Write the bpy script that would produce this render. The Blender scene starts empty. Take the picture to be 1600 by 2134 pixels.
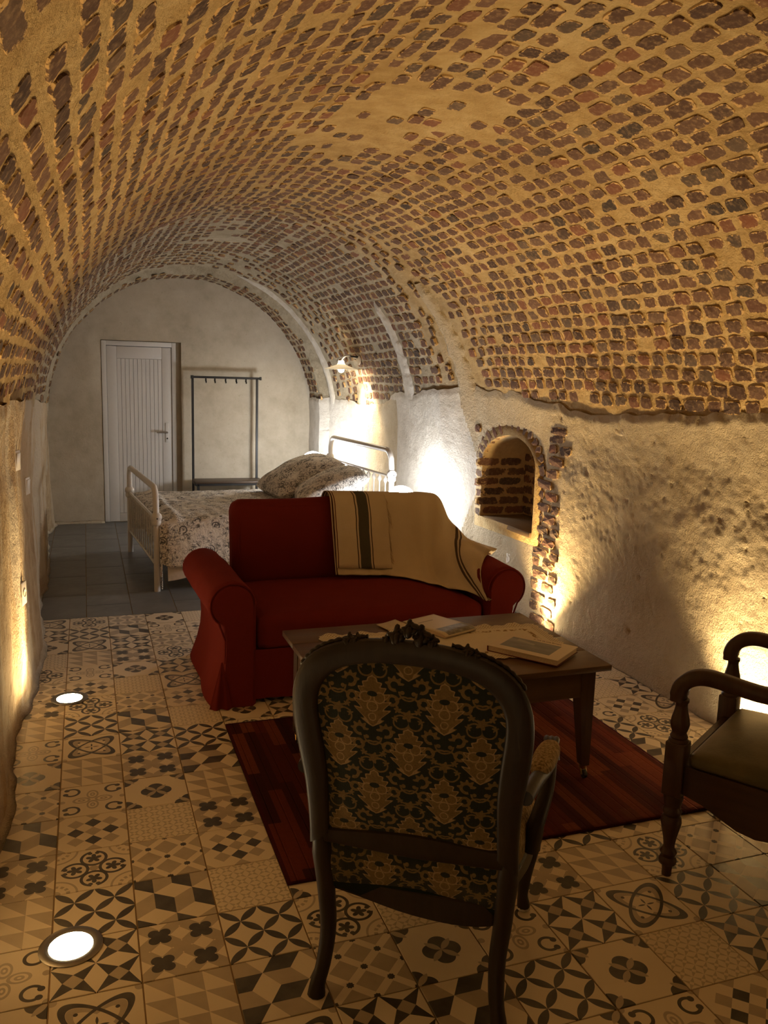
import bpy, bmesh, math, random
import numpy as np
from mathutils import Vector, Matrix, noise as mnoise

S = bpy.context.scene
COL = S.collection
RNG = random.Random(7)
PI = math.pi

# ------------------------------------------------------------------ camera, world, exposure
def camera_axes(yaw, pitch, roll):
    f = Vector((math.sin(yaw)*math.cos(pitch), math.cos(yaw)*math.cos(pitch), -math.sin(pitch)))
    r = Vector((math.cos(yaw), -math.sin(yaw), 0)); u = r.cross(f)
    c, s = math.cos(roll), math.sin(roll)
    return r*c+u*s, u*c-r*s, f
CAM_POS = Vector((0.1401, -5.9730, 1.7358)); FPX = 1737.6
CR, CU, CF = camera_axes(0.345357, 0.163688, 0.029841)
cd = bpy.data.cameras.new('camera'); cam = bpy.data.objects.new('camera', cd); COL.objects.link(cam)
cam.matrix_world = Matrix(((CR.x, CU.x, -CF.x, CAM_POS.x), (CR.y, CU.y, -CF.y, CAM_POS.y), (CR.z, CU.z, -CF.z, CAM_POS.z), (0, 0, 0, 1)))
cd.sensor_fit = 'HORIZONTAL'; cd.sensor_width = 36.0; cd.lens = FPX/1600*36.0
cd.clip_start = 0.02
S.camera = cam
def pix(p):
    d = Vector(p)-CAM_POS
    z = d.dot(CF)
    return (800+FPX*d.dot(CR)/z, 1067-FPX*d.dot(CU)/z, z)

W = bpy.data.worlds.new('world'); S.world = W; W.use_nodes = True
W.node_tree.nodes['Background'].inputs[0].default_value = (0.0, 0.0, 0.0, 1)
W.node_tree.nodes['Background'].inputs[1].default_value = 0.0
S.view_settings.view_transform = 'Standard'; S.view_settings.look = 'None'
S.view_settings.gamma = 1.0; S.view_settings.use_curve_mapping = False
S.view_settings.exposure = 0.0
S.cycles.use_denoising = True
S.cycles.max_bounces = 8; S.cycles.diffuse_bounces = 5
S.cycles.sample_clamp_indirect = 4.0

WARM = (1.0, 0.70, 0.33)
COOL = (1.0, 0.88, 0.68)

def lamp(name, kind, loc, energy, color, aim=None, radius=0.03, cone=90, blend=0.6, parent=None):
    d = bpy.data.lights.new(name, kind); d.energy = energy; d.color = color; d.shadow_soft_size = radius
    if kind == 'SPOT':
        d.spot_size = math.radians(cone); d.spot_blend = blend
    o = bpy.data.objects.new(name, d); COL.objects.link(o); o.location = loc
    if aim is not None:
        o.rotation_euler = Vector(aim).to_track_quat('-Z', 'Y').to_euler()
    if parent is not None:
        o.parent = parent
    return o

# floor uplights: (x, y, power, aim)
UPLIGHTS = [
    (0.055, -3.530, 130, (-0.20, 0.05, 1.0), 'sunken floor uplight glowing at the bottom left of the tiles, nearest one'),
    (0.020, -1.500, 120, (-0.20, -0.48, 0.95), 'sunken floor uplight left of the red sofa'),
    (0.050, -5.600, 125, (-0.16, 0.05, 1.0), None),
    (3.068, -1.050, 230, (0.05, 0.00, 1.0), 'sunken floor uplight under the brick niche, behind the right sofa arm'),
    (3.068, -2.960, 250, (0.05, 0.02, 1.0), 'sunken floor uplight against the plaster wall beside the wooden commode chair'),
    (3.000, -4.950, 65, (0.2, 0.00, 1.0), None),
]

# ------------------------------------------------------------------ node expressions
class E:
    nt = None
    def __init__(s, v): s.v = v
    def __add__(a, b): return op('ADD', a, b)
    __radd__ = __add__
    def __sub__(a, b): return op('SUBTRACT', a, b)
    def __rsub__(a, b): return op('SUBTRACT', b, a)
    def __mul__(a, b): return op('MULTIPLY', a, b)
    __rmul__ = __mul__
    def __truediv__(a, b): return op('DIVIDE', a, b)
    def __lt__(a, b): return op('LESS_THAN', a, b)
    def __gt__(a, b): return op('GREATER_THAN', a, b)
    def __neg__(a): return op('MULTIPLY', a, -1.0)
def op(o, *args, clamp=False):
    n = E.nt.nodes.new('ShaderNodeMath'); n.operation = o; n.use_clamp = clamp
    for i, a in enumerate(args):
        if isinstance(a, E): a = a.v
        if isinstance(a, (int, float)): n.inputs[i].default_value = float(a)
        else: E.nt.links.new(a, n.inputs[i])
    return E(n.outputs[0])
def mn(a, *bs):
    for b in bs: a = op('MINIMUM', a, b)
    return a
def mx(a, *bs):
    for b in bs: a = op('MAXIMUM', a, b)
    return a
def ab(a): return op('ABSOLUTE', a)
def fl(a): return op('FLOOR', a)
def fr(a): return op('FRACT', a)
def rnd(a): return op('FLOOR', a+0.5)
def cen(a): return fr(a+0.5)-0.5            # distance to nearest integer, signed
def sq(a): return a*a
def rt(a): return op('SQRT', a)
def sn(a): return op('SINE', a)
def cs(a): return op('COSINE', a)
def at2(y, x): return op('ARCTAN2', y, x)
def ln(x, y): return rt(sq(x)+sq(y))
def band(v, c, w): return ab(v-c) < w
def sstep(v, a, b):
    n = E.nt.nodes.new('ShaderNodeMapRange'); n.interpolation_type = 'SMOOTHSTEP'
    E.nt.links.new(v.v, n.inputs[0]); n.inputs[1].default_value = a; n.inputs[2].default_value = b
    return E(n.outputs[0])
def mixc(f, a, b):
    n = E.nt.nodes.new('ShaderNodeMix'); n.data_type = 'RGBA'
    for sock, v in ((n.inputs[0], f), (n.inputs[6], a), (n.inputs[7], b)):
        if isinstance(v, E): v = v.v
        if isinstance(v, (int, float)): sock.default_value = v
        elif isinstance(v, tuple): sock.default_value = (*v[:3], 1)
        else: E.nt.links.new(v, sock)
    return n.outputs[2]
def coord(which='Object'):
    n = E.nt.nodes.new('ShaderNodeTexCoord'); s = E.nt.nodes.new('ShaderNodeSeparateXYZ')
    E.nt.links.new(n.outputs[which], s.inputs[0])
    return E(s.outputs[0]), E(s.outputs[1]), E(s.outputs[2]), n.outputs[which]
def wcoord():
    n = E.nt.nodes.new('ShaderNodeNewGeometry'); s = E.nt.nodes.new('ShaderNodeSeparateXYZ')
    E.nt.links.new(n.outputs['Position'], s.inputs[0])
    return E(s.outputs[0]), E(s.outputs[1]), E(s.outputs[2]), n.outputs['Position']
def vec(x, y, z=0.0):
    n = E.nt.nodes.new('ShaderNodeCombineXYZ')
    for i, a in enumerate((x, y, z)):
        if isinstance(a, E): E.nt.links.new(a.v, n.inputs[i])
        else: n.inputs[i].default_value = a
    return n.outputs[0]
def noi(v, scale, detail=3.0, rough=0.55, dist=0.0):
    n = E.nt.nodes.new('ShaderNodeTexNoise'); E.nt.links.new(v, n.inputs['Vector'])
    n.inputs['Scale'].default_value = scale; n.inputs['Detail'].default_value = detail
    n.inputs['Roughness'].default_value = rough; n.inputs['Distortion'].default_value = dist
    return E(n.outputs[0])
def vor(v, scale, feature='F1', rand=1.0):
    n = E.nt.nodes.new('ShaderNodeTexVoronoi'); E.nt.links.new(v, n.inputs['Vector'])
    n.feature = feature; n.inputs['Scale'].default_value = scale; n.inputs['Randomness'].default_value = rand
    return E(n.outputs['Distance'])
def wn(x, y=0.0):
    n = E.nt.nodes.new('ShaderNodeTexWhiteNoise'); n.noise_dimensions = '2D'
    E.nt.links.new(vec(x, y), n.inputs['Vector'])
    return E(n.outputs['Value'])
def ramp(v, stops):
    n = E.nt.nodes.new('ShaderNodeValToRGB'); E.nt.links.new(v.v, n.inputs[0])
    els = n.color_ramp.elements
    while len(els) < len(stops): els.new(0.5)
    for e, (p, c) in zip(els, stops): e.position = p; e.color = (*c, 1)
    return n.outputs[0]
def attr(name):
    n = E.nt.nodes.new('ShaderNodeAttribute'); n.attribute_name = name
    return E(n.outputs['Fac'])
def objrand():
    n = E.nt.nodes.new('ShaderNodeObjectInfo'); return E(n.outputs['Random'])
class Mat:
    def __init__(s, name, rough=0.8, spec=0.3):
        s.m = bpy.data.materials.new(name); s.m.use_nodes = True
        s.nt = s.m.node_tree; E.nt = s.nt; s.b = s.nt.nodes['Principled BSDF']
        s.b.inputs['Roughness'].default_value = rough; s.b.inputs['Specular IOR Level'].default_value = spec
    def color(s, c):
        if isinstance(c, tuple): s.b.inputs['Base Color'].default_value = (*c[:3], 1)
        else: s.nt.links.new(c, s.b.inputs['Base Color'])
        return s
    def bump(s, h, dist=0.01, strength=1.0):
        n = s.nt.nodes.new('ShaderNodeBump'); n.inputs['Distance'].default_value = dist; n.inputs['Strength'].default_value = strength
        s.nt.links.new(h.v, n.inputs['Height']); s.nt.links.new(n.outputs[0], s.b.inputs['Normal'])
        return s
    def set(s, **k):
        for a, v in k.items():
            sock = s.b.inputs[a.replace('_', ' ')]
            if isinstance(v, E): s.nt.links.new(v.v, sock)
            else: sock.default_value = v
        return s
def plain(name, c, rough=0.6, spec=0.3, metal=0.0, nscale=40, namp=0.12, bump=0.0, bdist=0.002):
    m = Mat(name, rough, spec); _, _, _, v = coord()
    n = noi(v, nscale, 4)
    d = tuple(max(0, x*(1-namp*2)) for x in c); l = tuple(min(1, x*(1+namp*2)) for x in c)
    m.color(mixc(n, d, l)); m.set(Metallic=metal)
    if bump: m.bump(n, bdist, bump)
    return m.m
def wood(name, dark, light, scale=1.0, axis='X', rough=0.45, spec=0.4):
    m = Mat(name, rough, spec); x, y, z, v = coord()
    a, b, c = {'X': (x, y, z), 'Y': (y, x, z), 'Z': (z, x, y)}[axis]
    vv = vec(a*(3.0*scale), b*(40.0*scale), c*(40.0*scale))
    g = noi(vv, 1.0, 5, 0.6, 0.6); big = noi(v, 3.0*scale, 3)
    f = op('MULTIPLY_ADD', big, 0.5, g*0.6, clamp=True)
    m.color(ramp(f, [(0.3, dark), (0.75, light)])); m.bump(g, 0.002, 0.4)
    return m.m
def emit(name, c, s):
    m = Mat(name); m.color(c); m.b.inputs['Emission Color'].default_value = (*c, 1); m.b.inputs['Emission Strength'].default_value = s
    return m.m

# ------------------------------------------------------------------ mesh helpers
class MB:
    def __init__(s): s.v = []; s.f = []; s.attr = {}
    def add(s, vs, fs):
        o = len(s.v); s.v += [tuple(p) for p in vs]; s.f += [tuple(i+o for i in f) for f in fs]; return s
    def box(s, x0, x1, y0, y1, z0, z1):
        vs = [(x, y, z) for z in (z0, z1) for y in (y0, y1) for x in (x0, x1)]
        return s.add(vs, [(0, 2, 3, 1), (4, 5, 7, 6), (0, 1, 5, 4), (2, 6, 7, 3), (0, 4, 6, 2), (1, 3, 7, 5)])
    def rbox(s, x0, x1, y0, y1, z0, z1, r=0.004, seg=2):
        bm = bmesh.new(); bmesh.ops.create_cube(bm, size=1)
        for v in bm.verts:
            v.co = Vector(((x0+x1)/2+v.co.x*(x1-x0), (y0+y1)/2+v.co.y*(y1-y0), (z0+z1)/2+v.co.z*(z1-z0)))
        bmesh.ops.bevel(bm, geom=list(bm.edges), offset=r, segments=seg, affect='EDGES', profile=0.5)
        return s.bm(bm)
    def bm(s, bm):
        bm.verts.index_update()
        s.add([v.co[:] for v in bm.verts], [[v.index for v in f.verts] for f in bm.faces]); bm.free(); return s
    def tube(s, pts, r, n=10, caps=True, flat=1.0, closed=False, up=None):
        pts = [Vector(p) for p in pts]; k = len(pts)
        rs = r if isinstance(r, (list, tuple)) else [r]*k
        rings = []; prev = None
        for i, p in enumerate(pts):
            if closed: t = pts[(i+1) % k]-pts[i-1]
            else: t = pts[min(i+1, k-1)]-pts[max(i-1, 0)]
            t.normalize()
            if up is not None: a = Vector(up)
            elif prev is None: a = Vector((0, 0, 1)) if abs(t.z) < 0.9 else Vector((1, 0, 0))
            else: a = prev
            a = (a-t*a.dot(t)).normalized(); prev = a; b = t.cross(a)
            rings.append([p+(a*math.cos(q*2*PI/n)*flat+b*math.sin(q*2*PI/n))*rs[i] for q in range(n)])
        vs = [q for ring in rings for q in ring]; fs = []
        for i in range(k if closed else k-1):
            j = (i+1) % k
            for q in range(n):
                w = (q+1) % n; fs.append((i*n+q, i*n+w, j*n+w, j*n+q))
        if caps and not closed:
            fs.append(tuple(range(n))[::-1]); fs.append(tuple((k-1)*n+q for q in range(n)))
        return s.add(vs, fs)
    def lathe(s, prof, n=20, c=(0, 0, 0), square=None):
        vs = []; fs = []
        for r, z in prof:
            for q in range(n):
                a = 2*PI*q/n; vs.append((c[0]+r*math.cos(a), c[1]+r*math.sin(a), c[2]+z))
        for i in range(len(prof)-1):
            for q in range(n):
                w = (q+1) % n; fs.append((i*n+q, i*n+w, (i+1)*n+w, (i+1)*n+q))
        fs.append(tuple(range(n))[::-1]); fs.append(tuple((len(prof)-1)*n+q for q in range(n)))
        return s.add(vs, fs)
    def grid(s, P, wrap=False):
        R = len(P); C = len(P[0]); vs = [p for row in P for p in row]; fs = []
        for i in range(R-1):
            for j in range(C if wrap else C-1):
                w = (j+1) % C; fs.append((i*C+j, i*C+w, (i+1)*C+w, (i+1)*C+j))
        return s.add(vs, fs)
    def loft(s, secs, caps=True):
        n = len(secs[0]); o = len(s.v); s.grid(secs, wrap=True)
        if caps:
            s.f.append(tuple(o+q for q in range(n))[::-1]); s.f.append(tuple(o+(len(secs)-1)*n+q for q in range(n)))
        return s
    def prism(s, outline, y0, y1, axis='Y'):
        n = len(outline)
        def P(a, b, h): return {'Y': (a, h, b), 'X': (h, a, b), 'Z': (a, b, h)}[axis]
        vs = [P(a, b, y0) for a, b in outline]+[P(a, b, y1) for a, b in outline]
        return s.add(vs, [tuple(range(n)), tuple(range(2*n-1, n-1, -1))]+[(i, i+n, (i+1) % n+n, (i+1) % n) for i in range(n)])
    def xf(s, M, start=0):
        s.v[start:] = [tuple(M @ Vector(p)) for p in s.v[start:]]; return s
    def mesh(s, name, smooth=True, angle=None):
        me = bpy.data.meshes.new(name); me.from_pydata(s.v, [], s.f); me.update()
        bm = bmesh.new(); bm.from_mesh(me); bmesh.ops.recalc_face_normals(bm, faces=bm.faces); bm.to_mesh(me); bm.free()
        if smooth: me.polygons.foreach_set('use_smooth', [True]*len(me.polygons))
        if smooth and angle: me.set_sharp_from_angle(angle=math.radians(angle))
        return me
    def build(s, name, mat, parent=None, smooth=True, angle=40, loc=None):
        o = bpy.data.objects.new(name, s.mesh(name, smooth, angle)); COL.objects.link(o)
        if mat: o.data.materials.append(mat)
        if parent is not None: o.parent = parent
        if loc is not None: o.location = loc
        return o
def tag(o, label=None, cat=None, group=None, kind=None):
    for k, v in (('label', label), ('category', cat), ('group', group), ('kind', kind)):
        if v: o[k] = v
    return o
def thing(name, label, cat, loc=(0, 0, 0), rz=0.0, group=None):
    o = bpy.data.objects.new(name, None); COL.objects.link(o); o.location = loc; o.rotation_euler = (0, 0, rz)
    o.empty_display_size = 0.1
    return tag(o, label, cat, group)
def cushion(x0, x1, y0, y1, z0, z1, r=0.04, puff=(0, 0, 0.02), n=14):
    bm = bmesh.new(); bmesh.ops.create_cube(bm, size=2)
    bmesh.ops.subdivide_edges(bm, edges=list(bm.edges), cuts=n, use_grid_fill=True)
    hx, hy, hz = (x1-x0)/2, (y1-y0)/2, (z1-z0)/2
    for v in bm.verts:
        u = v.co.copy()
        q = Vector([math.copysign(abs(c)**0.75, c) for c in u])
        p = Vector((q.x*hx, q.y*hy, q.z*hz))
        inner = Vector((max(-hx+r, min(hx-r, p.x)), max(-hy+r, min(hy-r, p.y)), max(-hz+r, min(hz-r, p.z))))
        d = p-inner
        if d.length > 1e-9: p = inner+d.normalized()*r
        w = [(1-abs(c)**2.2) for c in q]
        p.x += math.copysign(1, q.x)*puff[0]*w[1]*w[2]*(abs(q.x) > .99)
        p.y += math.copysign(1, q.y)*puff[1]*w[0]*w[2]*(abs(q.y) > .99)
        p.z += math.copysign(1, q.z)*puff[2]*w[0]*w[1]*(abs(q.z) > .99)
        v.co = p+Vector(((x0+x1)/2, (y0+y1)/2, (z0+z1)/2))
    m = MB(); return m.bm(bm)
def blur_noise(p, f, seed=0.0): return mnoise.noise(Vector((p[0]*f+seed, p[1]*f-seed*.7, p[2]*f+seed*.3)))
def fract_noise(p, f, oct=3, seed=0.0):
    s = 0; a = 1.0
    for i in range(oct): s += a*blur_noise(p, f, seed+i*9.1); f *= 2.1; a *= .5
    return s
def lerp(a, b, t): return a+(b-a)*t
def bez(keys, n):
    """Catmull-Rom through the keys, n samples"""
    K = [np.array(k, float) for k in keys]; K = [2*K[0]-K[1]]+K+[2*K[-1]-K[-2]]
    out = []
    for q in range(n):
        t = q/(n-1)*(len(K)-3); i = min(int(t), len(K)-4); t -= i
        a, b, c, d = K[i:i+4]
        out.append(.5*((2*b)+(c-a)*t+(2*a-5*b+4*c-d)*t*t+(3*b-a-3*c+d)*t**3))
    return [tuple(p) for p in out]

# ------------------------------------------------------------------ setting: cross-section of the vaulted cellar
Y0, Y1 = -8.6, 3.725
_ys = [-9, -0.3, 0.10, 0.45, 2.4, 3.20, 3.25, 4.0]
_XL = [-.22, -.22, -.22, -.22, -.24, -.27, -.24, -.24]
_XR = [3.18, 3.18, 3.13, 2.96, 2.93, 2.77, 2.67, 2.67]
_ZT = [2.90, 2.90, 2.90, 2.90, 2.87, 2.79, 2.72, 2.72]
_zby = [-9, -2.8, -2.15, -1.2, -.5, .1, 1.27, 2.15, 3.20, 3.25, 4.0]
_ZBR = [1.62, 1.62, 1.56, 1.55, 1.62, 1.66, 1.57, 1.42, 1.45, 1.42, 1.42]
_ZBL = [1.60, 1.60, 1.58, 1.55, 1.52, 1.50, 1.45, 1.40, 1.35, 1.30, 1.30]
ZC = 1.2
def fi(y, t): return float(np.interp(y, _ys, t))
_cache = {}
def section(y):
    """dense polyline of the section at y: floor left -> crown -> floor right, with arc length measured from the crown"""
    k = round(y, 3)
    if k in _cache: return _cache[k]
    xl, xr, zt = fi(y, _XL), fi(y, _XR), fi(y, _ZT)
    a = (xr-xl)/2; c = (xl+xr)/2; b = zt-ZC
    ph = np.linspace(PI, 0, 161)
    x = np.concatenate(([xl], c+a*np.cos(ph), [xr])); z = np.concatenate(([0.0], ZC+b*np.sin(ph), [0.0]))
    L = np.concatenate(([0], np.cumsum(np.hypot(np.diff(x), np.diff(z)))))
    L -= L[81]
    zbl, zbr = float(np.interp(y, _zby, _ZBL)), float(np.interp(y, _zby, _ZBR))
    h = len(x)//2
    Ll = float(np.interp(zbl, z[:h], L[:h])); Lr = float(np.interp(-zbr, -z[h:], L[h:]))
    _cache[k] = (x, z, L, Ll, Lr)
    return _cache[k]
def spt(y, l):
    x, z, L, _, _ = section(y)
    px, pz = float(np.interp(l, L, x)), float(np.interp(l, L, z))
    e = 0.03
    dx = float(np.interp(l+e, L, x)-np.interp(l-e, L, x)); dz = float(np.interp(l+e, L, z)-np.interp(l-e, L, z))
    n = Vector((dz, 0, -dx)); n.normalize()       # inward normal
    return Vector((px, y, pz)), n
def wall_disp(p, side, seed=0.0):
    """relief of the lower walls (metres, inwards)"""
    d = (.016 if side == 'left' else .007)*fract_noise(p, 1.6, 2, seed)+.004*fract_noise(p, 6, 3, seed+5)
    g = fract_noise(p, 34, 2, seed+11)
    d += .0022*g
    pit = blur_noise(p, 36, seed+40)
    if pit > .56: d -= .010*(pit-.56)*3.0
    if side == 'right':
        dn = max(0, abs(p[1]+.39)-.42, p[2]-1.45)
        d *= min(1, .12+dn/.25)
    if side == 'left':
        r = 1-abs(p[2]-.6)/1.1
        d += .022*math.exp(-((p[1]+2.15)/.35)**2)*max(0, r)+.05*math.exp(-((p[1]+.62)/.5)**2)*max(0, 1-p[2]/.7)
        d += .018*math.tanh(6*blur_noise((p[0], p[1]*1.1, p[2]*.45), 1.3, 77))
    return d

# niche opening on the right wall (y, z)
NY0, NY1, NZ0, NZS, NZT = -.775, -.005, .635, 1.09, 1.31
def niche_outline(grow=0.0, n=20):
    c = (NY0+NY1)/2; a = (NY1-NY0)/2+grow; b = NZT-NZS+grow
    pts = [(c+a, NZ0-grow)]+[(c+a*math.cos(PI*i/n), NZS+b*math.sin(PI*i/n)) for i in range(n+1)]+[(c-a, NZ0-grow)]
    return pts
def in_niche(y, z, grow=0.0):
    c = (NY0+NY1)/2; a = (NY1-NY0)/2+grow; b = NZT-NZS+grow
    if abs(y-c) > a or z < NZ0-grow: return False
    return z < NZS or ((y-c)/a)**2+((z-NZS)/b)**2 < 1

def yrows(fine, coarse):
    ys = []; y = Y0
    while y < Y1-1e-6:
        ys.append(y)
        st = coarse if y < -4.0 else fine
        if y < 3.20 < y+st: y = 3.20
        elif abs(y-3.20) < 1e-6: y = 3.25
        else: y += st
    ys.append(Y1)
    return ys

# ---- materials of the shell
def plaster_mat(name, base, dark, light, grain=90.0, bump=1.0, dist=.012, streak=None):
    m = Mat(name, 0.95, 0.1); x, y, z, v = coord()
    big = noi(v, 1.7, 4, .6); mid = noi(v, 9, 4, .6)
    col = ramp(op('MULTIPLY_ADD', mid, .45, big*.55), [(.34, dark), (.5, base), (.66, light)])
    pits = sstep(vor(v, 26), .0, .16)
    speck = sstep(noi(v, 42, 2), .66, .72)
    col = mixc(speck*.6, col, dark)
    if streak: col = mixc(sstep(noi(vec(x*2, y*2.6, z*.9), 1.0, 4, .6, .8), .46, .56)*.85, col, streak)
    m.color(col)
    g = noi(v, grain, 4, .7)+noi(v, grain*.33, 3, .6)*1.2+pits*.35
    m.bump(g, dist, bump)
    return m.m
M_PLASTER = plaster_mat('cream_roughcast_plaster', (.62, .51, .35), (.53, .42, .27), (.68, .58, .42), 110, 1.0, .016)
M_PLASTER_GREY = plaster_mat('pale_grey_plaster', (.62, .57, .49), (.50, .45, .37), (.72, .67, .58), 80, .7, .008)
M_CHALK = plaster_mat('ochre_chalk_wall', (.50, .38, .24), (.34, .23, .13), (.58, .45, .30), 60, .9, .016, (.57, .49, .37))
M_END = plaster_mat('smooth_beige_render', (.50, .44, .34), (.41, .355, .265), (.565, .505, .40), 55, .35, .004)

def mortar_mat():
    m = Mat('ochre_lime_mortar', 0.95, 0.1); x, y, z, v = coord()
    big = noi(v, 1.3, 4, .6, .5); mid = noi(v, 11, 5, .65)
    near = ramp(op('MULTIPLY_ADD', mid, .5, big*.5), [(.33, (.37, .24, .10)), (.5, (.51, .355, .165)), (.66, (.62, .465, .245))])
    far = ramp(op('MULTIPLY_ADD', mid, .5, big*.5), [(.33, (.30, .25, .17)), (.5, (.44, .37, .26)), (.66, (.55, .48, .36))])
    f = sstep(y+noi(v, 1.2, 3)*1.6-.8, -.3, .9)        # greyer towards the bed end: the cooler lamplight there put into the colour
    m.color(mixc(f, near, far)); m.bump(noi(v, 60, 5, .75)+noi(v, 16, 3)*1.3, .014, 1.0)
    return m.m
M_MORTAR = mortar_mat()
def brick_mat():
    m = Mat('weathered_brick', 0.92, 0.12); x, y, z, v = wcoord()
    e = attr('edge'); t = fr(attr('tint')+objrand())
    v2 = vec(x+t*37.0, y+t*11.0, z)
    base = ramp(t, [(0, (.060, .038, .032)), (.22, (.105, .058, .042)), (.42, (.145, .080, .056)), (.60, (.080, .053, .044)), (.76, (.190, .078, .046)), (.90, (.125, .086, .064)), (1, (.05, .038, .035))])
    n1 = noi(v2, 45, 5, .7); n2 = noi(v2, 16, 3, .6)
    col = mixc(sstep(n1, .45, .72)*.55, base, (.33, .22, .13))
    smear = sstep(e+(noi(v2, 34, 4, .7)-.5)*1.5+(n2-.5)*1.0, .90, 1.04)
    col = mixc(smear, col, (.53, .35, .16))
    m.color(col); m.bump(n1+n2+smear*.4, .0028, .9)
    return m.m
M_BRICK = brick_mat()

# ---- ceiling (the vault shell), walls
def shell_part(name, lo, hi, nl, ys, mat, disp, keep=None):
    """strip of the section between the arc positions lo(y)..hi(y)"""
    P = []
    for y in ys:
        a, b = lo(y), hi(y); row = []
        for j in range(nl):
            p, n = spt(y, lerp(a, b, j/(nl-1)))
            row.append(tuple(p+n*disp(p, j/(nl-1))))
        P.append(row)
    m = MB().grid(P)
    if keep: m.f = [f for f in m.f if keep(sum((Vector(m.v[i]) for i in f), Vector())/4)]
    o = m.build(name, mat, angle=None)
    return tag(o, kind='structure')
def vdisp(p, t):
    return .012*fract_noise(p, 2.2, 2, 3)+.005*fract_noise(p, 12, 3, 8)
def ledge(t):       # plaster is a little proud of the brickwork where it ends
    return .022*min(1, .4+max(0, (1-t)/.05)) if t > .5 else .022
ceiling = shell_part('ceiling', lambda y: section(y)[3]-.05, lambda y: section(y)[4]+.05, 150, yrows(.03, .09), M_MORTAR, vdisp)
wall_left = shell_part('wall_left', lambda y: section(y)[2][0], lambda y: section(y)[3]+.03*blur_noise((1, y, 2), 3), 90, yrows(.022, .07), M_CHALK,
                       lambda p, t: wall_disp(p, 'left')+ledge(t)*.6)
wall_right = shell_part('wall_right', lambda y: section(y)[2][-1], lambda y: section(y)[4]-.05*blur_noise((3, y, 2), 2.4)-.03*blur_noise((3, y, 7), 8.0), 118, [y for y in yrows(.0145, .07)], M_PLASTER,
                        lambda p, t: wall_disp(p, 'right', 20)+ledge(t), keep=lambda c: not in_niche(c.y, c.z, .035))
wall_right.data.materials.append(M_PLASTER_GREY)
for f in wall_right.data.polygons:
    c = f.center
    if c.y > .16+.08*math.sin(c.z*5) and not (1.45 < c.y < 2.35 and c.z < 1.5): f.material_index = 1

# plaster ribs running up the vault on the bed side
def rib(name, yc, half, top, mat, lean=0.0, side=1):
    P = []; n = 90
    for j in range(n):
        t = j/(n-1); row = []
        y0 = yc+lean*t
        w = half*(1-.55*t)*(1+.35*blur_noise((t*9, yc, 1), 1.0))
        l0, l1 = section(y0)[4]+.06, section(y0)[4]*(1-top)
        l = lerp(l0, l1, t)
        for q in range(9):
            s = q/4-1
            y = y0+s*w*(1+.3*blur_noise((t*22, s*2, yc), 1.0))
            p, nn = spt(y, l*side)
            row.append(tuple(p+nn*(.024*(1-s**4)+.004*blur_noise(p, 30)-.012*abs(s)**6+.003-.02*max(0, (t-.9)*10))))
        P.append(row)
    return tag(MB().grid(P).build(name, mat, angle=None), kind='structure')
rib('trim_1', .17, .105, .42, M_PLASTER, .02)
rib('trim_2', 1.13, .11, .40, M_PLASTER_GREY, -.06)
rib('trim_3', 3.12, .055, .80, M_PLASTER_GREY, .03)

# end wall with the door opening (0.315..1.165 x 2.02)
DX0, DX1, DZ = .315, 1.165, 2.015
def end_wall():
    xl, xr, zt = -.24, 2.67, 2.72; c = (xl+xr)/2; a = (xr-xl)/2; b = zt-ZC
    m = MB(); nx, nz = 118, 110
    xs = sorted(set([lerp(xl-.05, xr+.05, i/nx) for i in range(nx+1)]+[DX0, DX1])); zs = sorted(set([lerp(0, zt+.05, i/nz) for i in range(nz+1)]+[DZ]))
    P = [[(x, Y1-.016*fract_noise((x, 5, z), 1.4, 2, 60)*min(1, max(0, max(DX0-x, x-DX1, z-DZ)/.1))-.003*fract_noise((x, 5, z), 9, 2, 61), z) for x in xs] for z in zs]
    m.grid(P)
    def ok(f):
        x = sum(m.v[i][0] for i in f)/4; z = sum(m.v[i][2] for i in f)/4
        if DX0 < x < DX1 and z < DZ: return False
        return True
    m.f = [f for f in m.f if ok(f)]
    # reveals of the door recess
    d = .13
    m.add([(DX1, Y1-.004, 0), (DX1, Y1+d, 0), (DX1, Y1+d, DZ), (DX1, Y1-.004, DZ)], [(0, 1, 2, 3)])
    m.add([(DX0, Y1-.004, 0), (DX0, Y1+d, 0), (DX0, Y1+d, DZ), (DX0, Y1-.004, DZ)], [(0, 1, 2, 3)])
    m.add([(DX0, Y1-.004, DZ), (DX1, Y1-.004, DZ), (DX1, Y1+d, DZ), (DX0, Y1+d, DZ)], [(0, 1, 2, 3)])
    return tag(m.build('wall_back', M_END, angle=30), kind='structure')
end_wall()
MB().box(-.4, 3.4, Y0-.1, Y0, 0, 3).build('wall_front', M_PLASTER)['kind'] = 'structure'

# ---- floor: bed in grout, patterned tiles, slate tiles
M_GROUT = plain('sand_grout', (.30, .215, .12), .95, .1)
floor = MB().box(-.45, 3.35, Y0, Y1+.14, -.06, -.004).build('floor', M_GROUT, smooth=False); floor['kind'] = 'structure'

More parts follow.
